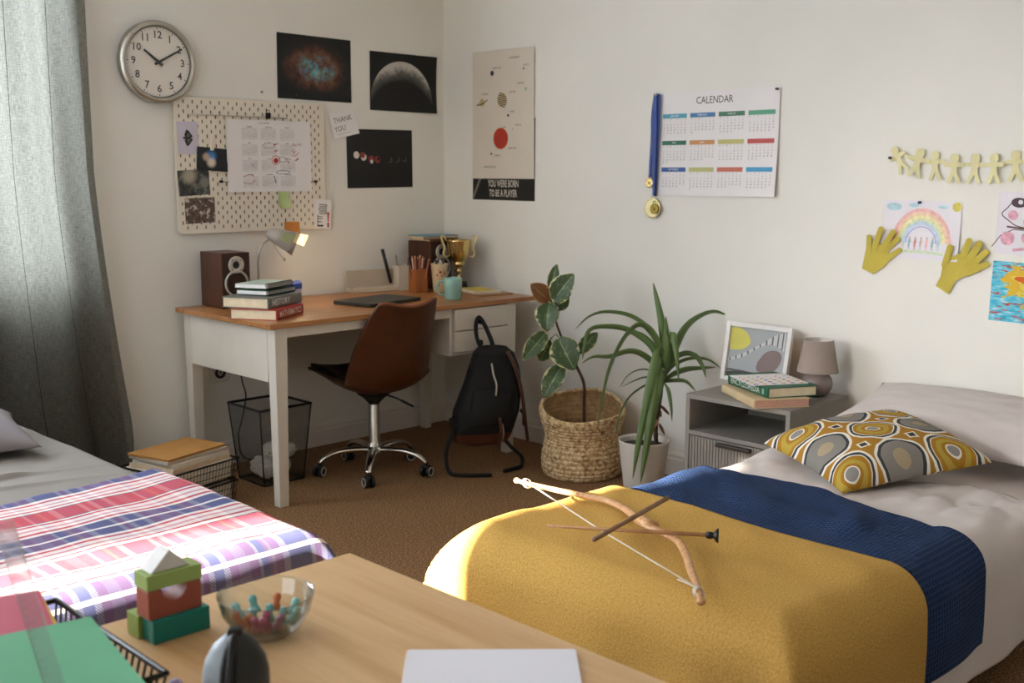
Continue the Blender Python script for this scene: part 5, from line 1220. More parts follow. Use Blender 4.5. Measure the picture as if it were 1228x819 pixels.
# ------------------------------------------------------------------ beds
def axis(s, lo, hi, r):
    arc = r*pi/2
    if s < lo+r:
        d = lo+r-s
        return (lo+r-r*sin(d/r), r*(1-cos(d/r)), -min(1, d/arc)) if d < arc else (lo, r+d-arc, -1)
    if s > hi-r:
        d = s-hi+r
        return (hi-r+r*sin(d/r), r*(1-cos(d/r)), min(1, d/arc)) if d < arc else (hi, r+d-arc, 1)
    return (s, 0, 0)
def drape(box, zt, off, xa, xb, ya, yb, r, nu, nv, wr=None, fold=.012, ph=0.0, fk=16.0):
    """cloth over a mattress: flat cloth coordinates fold down past the edges of the box"""
    x0, x1, y0, y1 = box[0]-off, box[1]+off, box[2]-off, box[3]+off
    def fn(u, v):
        sy = ya+(yb-ya)*v; A = xa(sy) if callable(xa) else xa; B = xb(sy) if callable(xb) else xb
        sx = A+(B-A)*u
        if callable(ya): pass
        px, dx, ax_ = axis(sx, x0, x1, r); py, dy, ay_ = axis(sy, y0, y1, r)
        z = zt+off-sqrt(dx*dx+dy*dy)
        if dx > 0 and dy > 0:
            k = min(dx, dy)*.30; px += k*math.copysign(1, ax_); py += k*math.copysign(1, ay_)
        hx, hy = min(1, dx/.15), min(1, dy/.15)
        px += ax_*hx*fold*(.6+.6*sin(sy*fk+ph+1.3*sin(sy*5))+.3*nz(sy*7, dx*5, ph)); py += ay_*hy*fold*(.6+.6*sin(sx*fk+ph+1.3*sin(sx*4+ph))+.3*nz(sx*7, dy*5, ph+3))
        if dx < r and dy < r: z += (wr(sx, sy) if wr else 0)*(1-max(abs(ax_), abs(ay_))*.6)
        else: z += .004*nz(sx*9, sy*9, ph)
        return (px, py, z)
    return fn, (lambda u, v: ((xa(ya+(yb-ya)*v) if callable(xa) else xa)*(1-u)+(xb(ya+(yb-ya)*v) if callable(xb) else xb)*u, ya+(yb-ya)*v))
def cloth(name, box, zt, off, xa, xb, ya, yb, mat_, r=.08, nu=110, nv=110, solid=.006, **k):
    fn, uvf = drape(box, zt, off, xa, xb, ya, yb, r, nu, nv, **k)
    return MB().grid(nu, nv, fn, uvf=uvf).build(name, mat_, solid=solid, soff=1)
def bed(label, box, zt, linen):
    x0, x1, y0, y1 = box; cx, cy = (x0+x1)/2, (y0+y1)/2
    t_ = thing('bed', label, 'bed', (cx, cy, 0)); w, l = (x1-x0)/2-.03, (y1-y0)/2-.03
    MB().box(-w, w, -l, l, .215, zt-.036).build('mattress', M('mattress_ticking', '#c9c2b8', .8), t_, bevel=.05, seg=4)
    MB().grid(40, 40, lambda u, v: (-w+.004+(2*w-.008)*u, -l+.004+(2*l-.008)*v, zt-.030-.03*max(0, (abs(2*u-1)-.92)/.08)**2-.03*max(0, (abs(2*v-1)-.92)/.08)**2+.003*nz(u*9, v*9, 5))).build('fitted_sheet', linen, t_)
    MB().box(-w+.01, w-.01, -l+.01, l-.01, .12, .213).build('bed_base', M('dark_bed_base', '#3b342d', .8), t_, bevel=.008)
    for sx in (-1, 1):
        for sy in (-1, 1): MB().frustum((sx*(w-.07), sy*(l-.07)), (.045, .045), (.055, .055), 0, .12).build('leg', m_black, t_)
    return t_
def fabric(name, col, var=.05, vs=5, weave=700, bstr=.12, sheen=.25, rough=.9):
    t = NT(name); uv = t.uv(); n = t.noise(t.map(uv, (1, 1, 1)), vs, 4); w_ = t.noise(uv, weave, 2, .7)
    c = lin(col); a = tuple(x*(1-var*2) for x in c[:3])+(1,); b = tuple(min(1, x*(1+var*2)) for x in c[:3])+(1,)
    t.base(t.mix(.25, t.ramp(n, [(.3, a), (.7, b)]), t.ramp(w_, [(.3, a), (.7, b)]))); t.set(rough, spec=.15); t.bump(w_, bstr, .002); return t.m
m_sheet = fabric('oatmeal_bed_linen', '#d6cdc8', .03)
m_sheetg = fabric('grey_bed_linen', '#837d75', .03)
m_pilw = fabric('oatmeal_pillow_linen', '#d2c9c4', .03)
# right-hand bed
BB, BZ = (1.775, 3.86, 1.045, 1.965), .437
bed('single bed with oatmeal linen, its head against the right wall', BB, BZ, m_sheet)
def wrB(x, y):
    a = .007*nz(x*3.1, y*3.1, 1)+.004*nz(x*8, y*8, 4); 
    a += .006*min(1, max(0, (x-2.7)*4))*(nz(x*6+y*3, y*14-x*4, 41)+.5*nz(x*16, y*20, 43))*(1+1.6*min(1, max(0, (1.42-y)*5)))
    a += .010*max(0, nz(x*2.2+y*2.2, (x-y)*7, 6))
    h = max(0, (x-2.75)/.5); return a*(1+min(1, h)*.8)+.012*math.exp(-((x-3.12)**2/.02+(y-1.87)**2/.006))
sb = cloth('bed_sheet', BB, BZ, 0, BB[0]+.12, lambda y: 3.13+.03*sin(y*7)+.02*sin(y*17), BB[2]-.30, BB[3]+.28, m_sheet, wr=lambda x, y: wrB(x, y)-.004, nu=120, nv=150, solid=.008, fold=.010, ph=1.0)
tag(sb, 'oatmeal linen bed cover hanging over the side of the right-hand bed', 'bed cover')
# navy waffle blanket
t = NT('navy_waffle_cotton'); uv = t.uv(); x = t.sep(uv)
ga = t.math('ABSOLUTE', t.math('SUBTRACT', t.math('FRACT', t.math('MULTIPLY', x[0], 80)), .5)); gb = t.math('ABSOLUTE', t.math('SUBTRACT', t.math('FRACT', t.math('MULTIPLY', x[1], 80)), .5))
g = t.math('MAXIMUM', ga, gb); n = t.noise(uv, 4, 3)
t.base(t.mix(t.math('MULTIPLY', t.math('GREATER_THAN', g, .34), .8), t.ramp(n, [(.3, '#1c2c4c'), (.7, '#233658')]), lin('#31476c'))); t.set(.9, spec=.15); t.bump(g, 1.0, .008); m_navy = t.m
def wrN(x, y): return max(0, wrB(x, y))+.006+.030*max(0, nz(x*3+y*1.2, (y-x*.4)*8, 9))*min(1, max(0, (x-2.3)*6))+.009*nz(x*9, y*6, 12)*min(1, max(0, (x-2.3)*6))+.014*max(0, nz((x+y)*4, (x-y)*11, 14))*min(1, max(0, (x-2.3)*6))*max(0, min(1, (1.6-y)*3))
nv_ = cloth('throw_blanket', BB, BZ, .013, lambda y: 2.20, lambda y: 2.745-.10*max(0, min(1, (1.75-y)/.75))+.018*sin(y*9), BB[2]-.235, BB[3]+.20, m_navy, wr=wrN, nu=70, nv=150, solid=.006, fold=.012, ph=1.0)
tag(nv_, 'navy blue waffle blanket folded across the right-hand bed', 'blanket')
# yellow fleece
t = NT('mustard_fleece'); uv = t.uv(); n = t.noise(uv, 190, 4, .75); n2 = t.noise(uv, 6, 3)
t.base(t.mix(t.math('MULTIPLY', n2, .3), t.ramp(n, [(.3, '#b98d44'), (.55, '#d8ae5f'), (.75, '#e6c380')]), lin('#c4974a'))); t.set(.95, spec=.1); t.bump(n, .75, .006); m_yel = t.m
def wrY(x, y): return max(0, wrB(x, y))+.007+.010*max(0, nz(x*2.4, y*2.4, 15))+.004*nz(x*7, y*7, 18)
yl = cloth('throw_blanket', BB, BZ, .030, BB[0]-.36, lambda y: 2.29-.012*sin(y*6), BB[2]-.36, BB[3]+.30, m_yel, r=.09, wr=wrY, nu=120, nv=150, solid=.007, fold=.010, ph=1.0, fk=16)
tag(yl, 'mustard yellow fleece blanket over the foot of the right-hand bed', 'blanket')

def pillow(name, w, l, top, bot, mat_, parent=None, e=2.6, uvs=1.0, seam=None, n=44):
    def side(sg, th):
        def fn(u, v):
            a, b_ = 2*u-1, 2*v-1
            hgt = max(0, (1-abs(a)**e))**.55*max(0, (1-abs(b_)**e))**.55
            x = w/2*a*(1-.075*(1-b_*b_)); y = l/2*b_*(1-.075*(1-a*a))
            return (x, y, sg*th*hgt*(1+.10*nz(a*2.2, b_*2.2, w*9+sg))+.004*nz(a*6, b_*6, 3)*hgt)
        return fn
    b = MB(); b.grid(n, n, side(1, top), uvf=lambda u, v: (u*w, v*l)); b.grid(n, n, lambda u, v: side(-1, bot)(1-u, v), uvf=lambda u, v: (w-u*w, v*l))
    return b.build(name, mat_, parent, weld=True)
p2 = pillow('pillow', .88, .50, .075, .03, m_pilw); tag(p2, 'plump oatmeal pillow at the head of the right-hand bed by the wall', 'pillow'); p2.location = (3.60, 1.475, .522); p2.rotation_euler = (R(11), 0, R(-90))
# patterned cushion
def cushion_mat():
    t = NT('retro_circle_print'); x = t.sep(t.uv()); n = t.noise(t.uv(), 13, 2); n3 = t.noise(t.map(t.uv(), loc=(5, 3, 0)), 26, 3)
    S = .175; px_ = t.math('ADD', t.math('DIVIDE', x[0], S), .22); py_ = t.math('ADD', t.math('DIVIDE', x[1], .155), .30)
    fx = t.math('SUBTRACT', t.math('FRACT', px_), .5); fy = t.math('SUBTRACT', t.math('FRACT', py_), .5)
    r_ = t.math('SQRT', t.math('ADD', t.math('MULTIPLY', fx, fx), t.math('MULTIPLY', fy, fy)))
    r_ = t.math('ADD', r_, t.math('MULTIPLY', t.math('SUBTRACT', n, .5), .13))
    par = t.math('MODULO', t.math('ADD', t.math('FLOOR', px_), t.math('FLOOR', py_)), 2.0); par = t.math('ABSOLUTE', par)
    A_ = t.ramp(r_, [(0, '#8d8a86'), (.11, '#e6e0d2'), (.14, '#a5761f'), (.2, '#b59a3e'), (.29, '#ab7b20'), (.365, '#e6e0d2'), (.385, '#3e4245'), (.435, '#e9e4d8'), (.485, '#aa7a28')], 'CONSTANT')
    B_ = t.ramp(r_, [(0, '#a8967a'), (.15, '#85817a'), (.35, '#8c8883'), (.365, '#3a3d3f'), (.425, '#e9e4d8'), (.48, '#aa7a28')], 'CONSTANT')
    c = t.mix(par, A_, B_)
    # small diamonds where four circles meet
    gx = t.math('SUBTRACT', t.math('FRACT', t.math('ADD', px_, .5)), .5); gy = t.math('SUBTRACT', t.math('FRACT', t.math('ADD', py_, .5)), .5)
    dm = t.math('ADD', t.math('MAXIMUM', t.math('ABSOLUTE', gx), t.math('ABSOLUTE', gy)), t.math('MULTIPLY', t.math('SUBTRACT', n3, .5), .06))
    Dm = t.ramp(dm, [(0, '#34373a'), (.065, '#e6e0d2'), (.10, '#aa7a28')], 'CONSTANT')
    c = t.mix(t.math('LESS_THAN', dm, .10), c, Dm)
    c = t.mix(t.math('MULTIPLY', t.noise(t.uv(), 420, 2), .18), c, lin('#6d6350'))
    t.base(c); t.set(.9, spec=.15); t.bump(t.noise(t.uv(), 500, 2), .15, .002); return t.m
cu_ = pillow('cushion', .51, .45, .092, .028, cushion_mat(), e=3.2); tag(cu_, 'cushion with a retro print of mustard and grey circles on the right-hand bed', 'cushion')
cu_.location = (3.10, 1.56, .502); cu_.rotation_euler = (R(5), R(-6), R(-28))

# toy bow and arrows
m_bow = wood('pale_bent_wood', '#b07a4a', '#d7a878', 0, 3, .5)
bw = thing('toy_bow', 'curved pale wooden toy bow lying on the yellow blanket', 'bow', (1.98, 1.6, .498))
lim = [(2.08, 2.075), (2.081, 2.026), (2.088, 1.962), (2.096, 1.907), (2.106, 1.849), (2.114, 1.784), (2.094, 1.71), (2.052, 1.634), (2.029, 1.587), (2.016, 1.542), (2.006, 1.501), (1.986, 1.459), (1.931, 1.399), (1.862, 1.336), (1.80, 1.276), (1.734, 1.217)]
P = bez([(x-1.98, y-1.6, .010) for x, y in lim], 60); n = len(P)
def bsec(i): k = i/(n-1); return .0072+.0038*sin(pi*k)**.8
MB().tube(P, [bsec(i) for i in range(n)], 10, flat=.75).build('limb', m_bow, bw)
for p_, d_ in ((P[0], (P[0]-P[1]).normalized()), (P[-1], (P[-1]-P[-2]).normalized())): MB().ellipsoid(p_+d_*.002, (.0095, .0095, .008)).build('tip', m_bow, bw)
m_str = M('white_cord', '#e3d8c4', .8)
sA, sB = P[3]+Vector((-.004, 0, .006)), P[-3]+Vector((.004, 0, .006))
b = MB().tube([sA, (sA+sB)/2+Vector((0, 0, -.006)), sB], .0019, 6)
for c_ in (P[3], P[-3]):
    for k in range(3): b.tube([(c_.x+.013*cos(a), c_.y+.003*k-.003+.006*sin(a), c_.z+.011*sin(a)) for a in [j*pi/5 for j in range(10)]], .0016, 5, closed=True)
b.tube(bez([sB, sB+Vector((.0, .03, .004)), sB+Vector((.012, .065, .0)), sB+Vector((.002, .03, .002)), sB], 14), .0017, 5)
lab(b.build('string', m_str, bw), 'white cord')
MB().tube([P[30]+Vector((.006, .012, .002)), P[33]+Vector((.004, -.010, .002))], .0155, 10, flat=.8).build('grip', m_bow, bw)
m_dow = M('arrow_dowel', '#b08358', .6, var=.12, vs=40); m_dow2 = M('stick_dowel', '#8a6a4c', .6, var=.12, vs=40)
ar = thing('toy_arrow', 'wooden toy arrow with a black rubber sucker tip across the bow', 'arrow', (1.94, 1.58, .522))
a0, a1 = Vector((1.842-1.94, 1.738-1.58, -.008)), Vector((2.035-1.94, 1.412-1.58, .003))
MB().tube([a0, a0.lerp(a1, .5), a1], [.0038, .0048, .0048], 8).build('shaft', m_dow, ar)
d_ = (a1-a0).normalized(); X = Matrix.Translation(a1) @ Vector((0, 0, 1)).rotation_difference(d_).to_matrix().to_4x4()
lab(MB().lathe([(0, -.006), (.007, -.006), (.0085, .002), (.0075, .008), (.006, .011), (.014, .016), (.0175, .021), (.016, .0205), (0, .014)], 24, X=X).build('sucker_tip', m_black, ar), 'black rubber suction cup')
ar2 = tag(MB().tube([(1.787, 1.544, .541), (2.143, 1.612, .547)], .0058, 10).build('toy_arrow', m_dow2), 'plain darker wooden stick without a tip crossing over the arrow', 'arrow')

# ------------------------------------------------------------------ left-hand bed
BA, AZ = (.50, 1.485, 2.175, 4.26), .45
bed('single bed with grey linen and a tartan blanket below the curtain', BA, AZ, m_sheetg)
def wrA(x, y):
    a = .005*nz(x*3, y*3, 21)+.003*nz(x*9, y*9, 24)
    for (yy, s_, am, wd) in ((3.27, -.12, .022, .012), (3.17, -.20, .019, .013), (3.22, .16, .012, .010), (3.42, .10, .010, .016), (3.56, -.3, .010, .014), (3.98, -.10, .034, .035), (3.88, -.06, .024, .022)):
        d = (y-yy-s_*(x-1.0))/wd; a += am*math.exp(-d*d)*max(0, .55+.6*nz(x*2.4, yy*9, 2))*min(1, max(0, (1.5-x)*2.2))
    return a
sa = cloth('bed_sheet', BA, AZ, 0, BA[0]-.2, BA[1]+.27, BA[2]+.12, 4.24, m_sheetg, r=.045, wr=lambda x, y: wrA(x, y)-.003, nu=120, nv=240, solid=.005, fold=.006, ph=.5)
tag(sa, 'grey linen bed cover with creases on the left-hand bed', 'bed cover')
def plaid():
    t = NT('tartan_wool'); uv = t.uv(); x = t.sep(uv); tw = t.noise(uv, 600, 2, .7)
    nvy, red, wht, pnk, dk, lil, och = '#333c70', '#b82f42', '#ded5cf', '#c98a92', '#2b2a44', '#6f6e9c', '#c99a5c'
    s1 = [(0, wht), (.012, nvy), (.14, wht), (.175, red), (.205, wht), (.25, pnk), (.28, wht), (.33, red), (.36, wht), (.385, dk), (.395, red), (.60, dk), (.612, wht), (.65, red), (.675, wht), (.72, pnk), (.75, wht), (.80, red), (.83, wht), (.87, nvy), (.988, wht)]
    s2 = [(0, nvy), (.08, wht), (.13, red), (.20, pnk), (.30, red), (.38, wht), (.41, nvy), (.47, red), (.50, och), (.53, red), (.60, wht), (.66, nvy), (.80, dk), (.86, wht), (.90, red), (.95, wht)]
    # Color ramps carry at most 32 stops: both tables fit
    f1 = t.math('FRACT', t.math('DIVIDE', t.math('ADD', x[1], .1474), .385)); f2 = t.math('FRACT', t.math('DIVIDE', x[0], .30))
    c1 = t.ramp(f1, s1, 'CONSTANT'); c2 = t.ramp(f2, s2, 'CONSTANT')
    chk = t.math('GREATER_THAN', t.math('FRACT', t.math('MULTIPLY', t.math('ADD', x[0], x[1]), 160)), .70)
    c = t.mix(t.math('ADD', t.math('MULTIPLY', chk, .26), .07), c1, c2)
    c = t.mix(t.math('MULTIPLY', tw, .16), c, lin('#efe9e4'))
    t.base(c); t.set(.95, spec=.1); t.bump(tw, .4, .003); return t.m
m_plaid = plaid()
ya, yb = BA[2]-.19, 2.925
def wrP(x, y): return max(0, wrA(x, y))+.005+.013*max(0, nz(x*2.2, y*4.2, 31))+.004*nz(x*8, y*8, 33)
fnP, uvP = drape(BA, AZ, .018, lambda y: BA[0]-.12, lambda y: BA[1]+.09, ya, yb, .045, 0, 0, wr=wrP, fold=.010, ph=.5)
def skew(u, v):
    # the far border runs slightly askew across the bed
    uu, vv = u, v; p = fnP(u, v); return (p[0], p[1]+.085*(p[0]-1.1)*max(0, v)**2, p[2])
pl_ = MB().grid(120, 110, skew, uvf=uvP).build('throw_blanket', m_plaid, solid=.007, soff=1)
tag(pl_, 'red, white and navy tartan blanket with a fringe over the foot of the left-hand bed', 'blanket')
fr_ = MB()
for k in range(110):
    u = (k+.5)/110; p = Vector(skew(u, 0.0)); d = Vector((random.uniform(-.006, .006), -.004+random.uniform(-.006, .003), -.045+random.uniform(-.008, .008)))
    fr_.tube([p+Vector((0, -.004, .004)), p+Vector((0, -.006, -.004))+d*.5, p+d+Vector((0, -.004, 0))], [.0026, .0030, .0018], 5, k % 3)
o = fr_.build('fringe', [M('fringe_navy', '#35385c', .9), M('fringe_white', '#d9d0c8', .9), M('fringe_red', '#a43d48', .9)], pl_); o['kind'] = 'stuff'
pA = pillow('pillow', .60, .46, .10, .03, fabric('mauve_grey_pillow_linen', '#857f80', .03)); tag(pA, 'mauve-grey pillow at the left frame edge on the grey linen', 'pillow'); pA.location = (1.075, 3.70, .500); pA.rotation_euler = (R(3), 0, R(-10))
# ------------------------------------------------------------------ pine table in the foreground
TX0, TX1, TY0, TY1, TZ = -.12, 1.085, .42, 1.487, .70
m_pine = wood('pale_pine', '#bd925f', '#dcb98a', 1, .55, .42, .12)
tb = thing('table', 'pale pine table in the foreground at the foot of the beds', 'table', ((TX0+TX1)/2, (TY0+TY1)/2, 0))
w, l = (TX1-TX0)/2, (TY1-TY0)/2
MB().box(-w, w, -l, l, TZ-.028, TZ).build('tabletop', m_pine, tb, bevel=.004)
a = MB(); a.box(-w+.06, w-.06, -l+.05, -l+.07, TZ-.10, TZ-.029); a.box(-w+.06, w-.06, l-.07, l-.05, TZ-.10, TZ-.029); a.box(-w+.05, -w+.07, -l+.071, l-.071, TZ-.10, TZ-.029); a.box(w-.07, w-.05, -l+.071, l-.071, TZ-.10, TZ-.029)
a.build('apron', m_pine, tb)
for sx in (-1, 1):
    for sy in (-1, 1): MB().frustum((sx*(w-.045), sy*(l-.045)), (.045, .045), (.055, .055), 0, TZ-.029).build('leg', m_pine, tb, bevel=.003)

# toy blocks
def block(label, col, x0, x1, y0, y1, z0, z1, rz=0, fn=None):
    cx, cy = (x0+x1)/2, (y0+y1)/2; b = MB()
    if fn: fn(b)
    else: b.box(x0-cx, x1-cx, y0-cy, y1-cy, 0, z1-z0)
    o = b.build('toy_block', M('painted_block_'+label.split()[0], col, .5, var=.04, vs=20), bevel=.001); tag(o, label, 'toy block', 'stacked toy blocks'); o.location = (cx, cy, z0); o.rotation_euler.z = rz; return o
block('teal wooden toy block at the bottom front of the block tower', '#137a6d', .666, .752, 1.367, 1.3995, TZ, TZ+.0335)
block('green wooden toy block lying behind the teal one', '#8ba04e', .660, .740, 1.4005, 1.434, TZ, TZ+.0335, R(1))
def arch(b):
    w_, h_ = .04, .040; pts = [(-w_, 0), (w_, 0), (w_, h_), (.019, h_)]+[(.019*cos(R(-180*k/14)), h_+.019*sin(R(-180*k/14))) for k in range(1, 14)]+[(-.019, h_), (-w_, h_)]
    X = Matrix.Translation((0, .018, 0)) @ Matrix.Rotation(R(90), 4, 'X'); b.prism(pts, 0, .036, 0, X)
block('brick-red wooden arch block in the middle of the block tower', '#98503f', .663, .743, 1.372, 1.408, TZ+.034, TZ+.074, fn=arch)
block('light green wooden toy slab on top of the red arch block', '#93a95e', .664, .746, 1.374, 1.414, TZ+.0745, TZ+.0965, R(-1))
def tri(b):
    X = Matrix.Translation((0, .016, 0)) @ Matrix.Rotation(R(90), 4, 'X'); b.prism([(-.0295, 0), (.0295, 0), (0, .029)], 0, .032, 0, X)
block('white triangular wooden block topping the block tower', '#cfccc6', .672, .731, 1.380, 1.412, TZ+.097, TZ+.126, fn=tri)

# glass bowl with little coloured pawns
BXc, BYc = .797, 1.291
bo = tag(MB().lathe([(0, .004), (.026, .003), (.030, .0), (.034, .004), (.050, .018), (.061, .036), (.0665, .058), (.0675, .0615), (.066, .062), (.0645, .058), (.0585, .037), (.048, .021), (.032, .0085), (.0, .0075)], 64).build('glass_bowl', m_glass), 'clear glass bowl of coloured game pawns on the pine table', 'bowl'); bo.location = (BXc, BYc, TZ+.0005)
pc = [('magenta', '#a83f6c'), ('teal', '#6fb0aa'), ('orange', '#c46a3c'), ('plum', '#7b3f63'), ('aqua', '#8cc4bd')]
k = 0
for (rr, nn, z, tl_) in ((.0, 1, .0095, 0), (.021, 6, .0105, 12), (.036, 8, .021, 28)):
    for j in range(nn):
        a = 2*pi*j/nn+rr*40; nm, col = pc[(j*3+int(rr*1000)) % 5]
        b = MB().lathe([(.0, 0), (.0078, 0), (.0082, .003), (.0045, .012), (.005, .014), (.0062, .019), (.005, .024), (0, .0255)], 14)
        o = b.build('game_pawn', M('pawn_'+nm, col, .4)); ring = ['in the middle of', 'in the inner ring of', 'in the outer ring of'][0 if nn == 1 else 1 if nn == 6 else 2]
        tag(o, 'small %s game pawn %s the glass bowl' % (nm, ring), 'game pawn', 'game pawns in the glass bowl')
        o.location = (BXc+rr*cos(a), BYc+rr*sin(a), TZ+z); o.rotation_euler = (R(tl_)*sin(a)*-1, R(tl_)*cos(a), 0)

# sheet pad near the camera
X_ = rrect(.229, .30, .006)
o = MB().prism(X_, 0, .0035).build('paper_pad', m_paperw, bevel=.0006); tag(o, 'white paper pad lying at the near edge of the pine table', 'paper'); o.location = (.8815, .922, TZ+.0003); o.rotation_euler.z = R(-43.6)

# grey and black zip pencil case standing on end
pcs = thing('pencil_case', 'grey and black zipped pencil case standing on the pine table before the bowl', 'pencil case', (.632, 1.093, TZ+.001), R(-30))
PRF = [(.0, 0), (.030, 0), (.0345, .006), (.037, .03), (.0385, .052), (.038, .068), (.0345, .083), (.026, .099), (.014, .110), (.006, .113)]
def pcase(u, v, a0, a1, k=1.0):
    q = v*(len(PRF)-1); i = min(int(q), len(PRF)-2); t_ = q-i; r_, z = [PRF[i][j]*(1-t_)+PRF[i+1][j]*t_ for j in (0, 1)]
    a = R(a0+(a1-a0)*u)
    return (r_*cos(a)*k, r_*sin(a)*k*(.92), z)
m_caseg = M('grey_vinyl', '#8b949a', .45, var=.05); m_caseb = M('charcoal_vinyl', '#23241f', .5, var=.08)
b = MB().grid(20, 36, lambda u, v: pcase(u, v, -120, -262)); b.grid(20, 36, lambda u, v: pcase(u, v, -84, 98), 1); b.grid(8, 36, lambda u, v: pcase(u, v, -120, -84, 1.0+.07*sin(pi*u)), 2)
b.build('pouch', [m_caseg, m_caseb, m_black], pcs)
zp = MB().tube([Vector(pcase(0, v/30, -102, 0))+Vector((0, -.003, .0005)) for v in range(4, 31)], .0045, 8)
for sx in (-1, 1): zp.tube([Vector(pcase(0, v/30, -102+sx*13, 0)) for v in range(4, 30)], .0032, 6)
zp.build('zip', m_black, pcs)
lab(MB().cbox((0, 0, .114), (.018, .014, .012)).build('zip_end', m_black, pcs, bevel=.003), 'black zip end tab')

# wire letter tray with coloured papers at the left frame edge
wire_tray('letter_tray', 'black wire letter tray of coloured papers on the pine table', (.460, 1.325, TZ+.0035), 0, .245, .315, .052, None, .0019, False)
z = TZ+.0135
for (nm, lb, w, l_, h_, m_, dx, dy, rz) in (
    ('paper_sheets', 'cream card sheets at the bottom of the tray on the pine table', .215, .285, .0025, M('cream_card', '#d9bfa0', .8), .0, .0, 0),
    ('paper_sheets', 'narrow block of white papers in the tray on the pine table', .145, .27, .044, m_paper, -.034, -.002, 0),
    ('yellow_folder', 'yellow sheet with a thin edge showing under the red folder', .21, .297, .0012, M('yellow_sheet', '#d2a23a', .7), -.022, .068, -13),
    ('red_folder', 'crimson card folder sticking out of the table tray', .21, .297, .0025, M('crimson_card', '#a81e3c', .6, var=.03), -.028, .072, -15),
    ('green_paper', 'green paper sheet topmost in the table tray', .22, .30, .0022, M('green_paper_sheet', '#4f9a6c', .7, var=.03), -.016, -.085, -11)):
    b = MB(); nx = 14
    b.grid(nx, nx, lambda u, v: (-w/2+w*u, -l_/2+l_*v, h_+(.012*max(0, (u-.55)/.45)**2*max(0, 1-v*1.1) if 'green' in nm else 0))); b.grid(nx, nx, lambda u, v: (w/2-w*u, -l_/2+l_*v, (.012*max(0, (.45-u)/.45)**2*max(0, 1-v*1.1) if 'green' in nm else 0)))
    for (p, q) in (((0, 0), (1, 0)), ((1, 0), (1, 1)), ((1, 1), (0, 1)), ((0, 1), (0, 0))):
        pass
    o = b.build(nm, m_) if h_ < .004 else MB().box(-w/2, w/2, -l_/2, l_/2, 0, h_).build(nm, m_)
    tag(o, lb, 'folder' if 'folder' in nm else 'papers'); o.location = (.460+dx, 1.325+dy, z); o.rotation_euler.z = R(rz); z += h_+.0004
t_ = tag(MB().lathe([(0, 0), (.008, 0), (.009, .003), (.008, .02), (.004, .024), (0, .025)], 16).build('pen_cap', M('lilac_plastic', '#a89bc0', .5)), 'short lilac pen cap beside the wire tray on the pine table', 'pen cap'); t_.location = (.612, 1.205, TZ+.001)  # lilac pen cap standing loose beside the tray
# clear ruler leaning out of the tray towards the camera
ra, rb = Vector((.433, 1.13, .8)), Vector((.398, 1.20, .95))
rl = MB(); d_ = Vector((-.075, .235, .105)); p0 = Vector((.452, 1.160, z+.002)); p1 = p0+Vector((-.020, .075, .19))
ax_ = (p1-p0).normalized(); sd = Vector((.71, -.70, 0)); sd = (sd-ax_*sd.dot(ax_)).normalized(); nn = ax_.cross(sd)
v = []
for p in (p0, p1):
    for s_ in (-.0105, .0105):
        for t__ in (0, .003): v.append(p+sd*s_+nn*t__)
rl.add(v, [(0, 1, 3, 2), (4, 6, 7, 5), (0, 4, 5, 1), (2, 3, 7, 6), (0, 2, 6, 4), (1, 5, 7, 3)])
m_acr = NT('clear_acrylic'); m_acr.base(lin('#e8e8ea')); m_acr.set(.08, trans=.9); m_acr.b.inputs['IOR'].default_value = 1.2; m_acr = m_acr.m
for k in range(24):
    q = p0.lerp(p1, (k+.5)/24); h_ = .006 if k % 5 else .011
    a_ = q+sd*-.0105+nn*.0032; rl.add([a_, a_+sd*h_, a_+sd*h_+ax_*.0006, a_+ax_*.0006], [(0, 1, 2, 3)], 1)
tag(rl.build('ruler', [m_acr, m_inkg]), 'clear plastic ruler leaning up out of the table tray at the left edge', 'ruler')
# ------------------------------------------------------------------ daylight
w = D.worlds.new('overcast_sky'); SC.world = w; w.use_nodes = True
bg = w.node_tree.nodes['Background']; bg.inputs[0].default_value = (.80, .90, 1.0, 1); bg.inputs[1].default_value = 1.2
def area(name, loc, rot, sx, sy, e, col, spread=180):
    l = D.lights.new(name, 'AREA'); l.shape = 'RECTANGLE'; l.size = sx; l.size_y = sy; l.energy = e; l.color = col; l.spread = R(spread)
    o = D.objects.new(name, l); COL.objects.link(o); o.location = loc; o.rotation_euler = rot; return o
# sky light entering through the two windows
area('daylight_back_window', ((A0+A1)/2, WY+.17, (AZ0+AZ1)/2), (R(-90), 0, 0), A1-A0, AZ1-AZ0, 185, (.85, .95, 1.08))
area('daylight_left_window', (XL-.17, (C0+C1)/2, (CZ0+CZ1)/2), (0, R(-90), 0), CZ1-CZ0, C1-C0, 29, (.87, .95, 1.07))
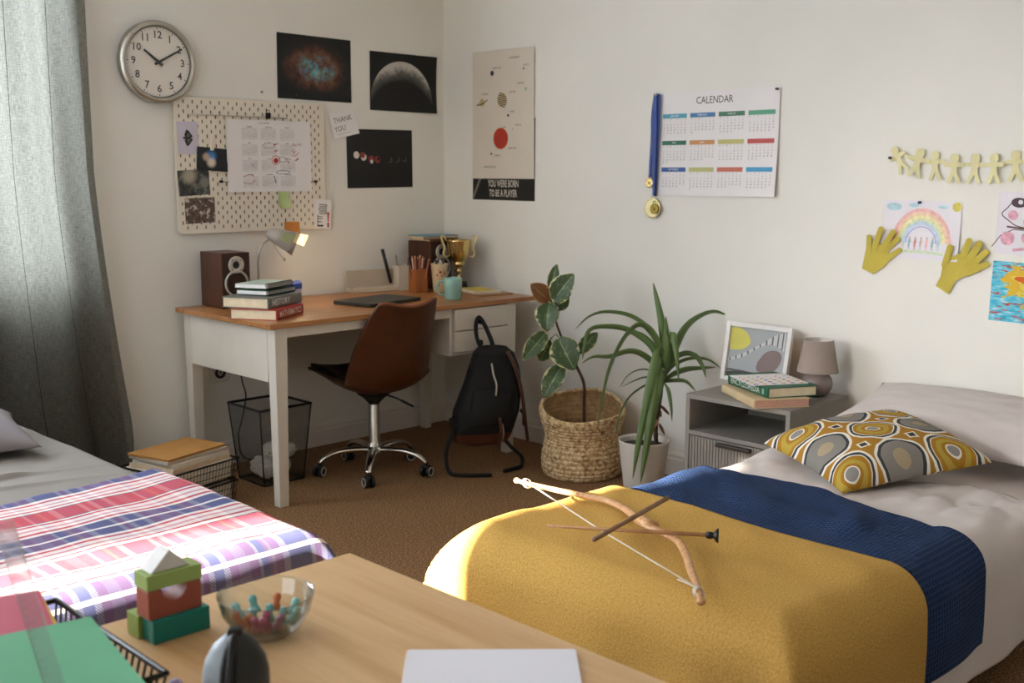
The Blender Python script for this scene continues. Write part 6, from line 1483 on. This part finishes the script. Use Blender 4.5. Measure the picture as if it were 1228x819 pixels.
# hazy glow around the low sun, coming straight in through the left window
area('sun_haze_left_window', (XL-.20, 2.0, 1.92), (0, R(-79), R(-4)), .34, .42, 2.6, (1.0, .98, .96), 27)
# low sun through the left window
sd = Vector((1, -.07, -.285)).normalized()
s = D.lights.new('sun', 'SUN'); s.energy = 82; s.angle = R(.7); s.color = (1, .93, .82)
so = D.objects.new('sun', s); COL.objects.link(so); so.rotation_euler = Vector((0, 0, -1)).rotation_difference(sd).to_euler(); so.location = (-5, 1.5, 3)
# unseen slotted slab, added outside to cut the low sun to a strip
blk = MB(); blk.box(-4.6, -4.0, -6, 2.335, 0, 4.0); blk.box(-4.6, -4.0, 2.80, 9, 0, 4.0); blk.box(-4.6, -4.0, 2.335, 2.80, 2.54, 4.0); blk.box(-4.6, -4.0, 2.335, 2.80, 0, .4)
struct(blk.build('sun_blocker', M('sun_blocker_matte', '#b9b2a6', .8)))

# ------------------------------------------------------------------ camera
f, pitch, roll, yaw = 1330.0, .153372997, .00429144438, .789929
fw = Vector((cos(yaw)*cos(pitch), sin(yaw)*cos(pitch), -sin(pitch))); r0 = Vector((sin(yaw), -cos(yaw), 0)); u0 = r0.cross(fw)
rv = r0*cos(roll)+u0*sin(roll); uv_ = -r0*sin(roll)+u0*cos(roll)
cam = D.cameras.new('camera'); co = D.objects.new('camera', cam); COL.objects.link(co); SC.camera = co
m4 = Matrix((rv, uv_, -fw)).transposed().to_4x4(); m4.translation = (0, 0, 1.347); co.matrix_world = m4
cam.sensor_fit = 'HORIZONTAL'; cam.sensor_width = 36; cam.lens = f/1228*36
cam.clip_start = .05; cam.dof.use_dof = True; cam.dof.focus_distance = 3.0; cam.dof.aperture_fstop = 5.6
v = SC.view_settings; SC.display_settings.display_device = 'sRGB'; v.view_transform = 'Standard'; v.look = 'None'; v.gamma = 1; v.use_curve_mapping = False; v.exposure = 0.0
SC.cycles.use_denoising = True; SC.cycles.max_bounces = 12; SC.cycles.diffuse_bounces = 8; SC.cycles.transparent_max_bounces = 12; SC.cycles.sample_clamp_indirect = 10
SC.cycles.caustics_reflective = False; SC.cycles.caustics_refractive = False
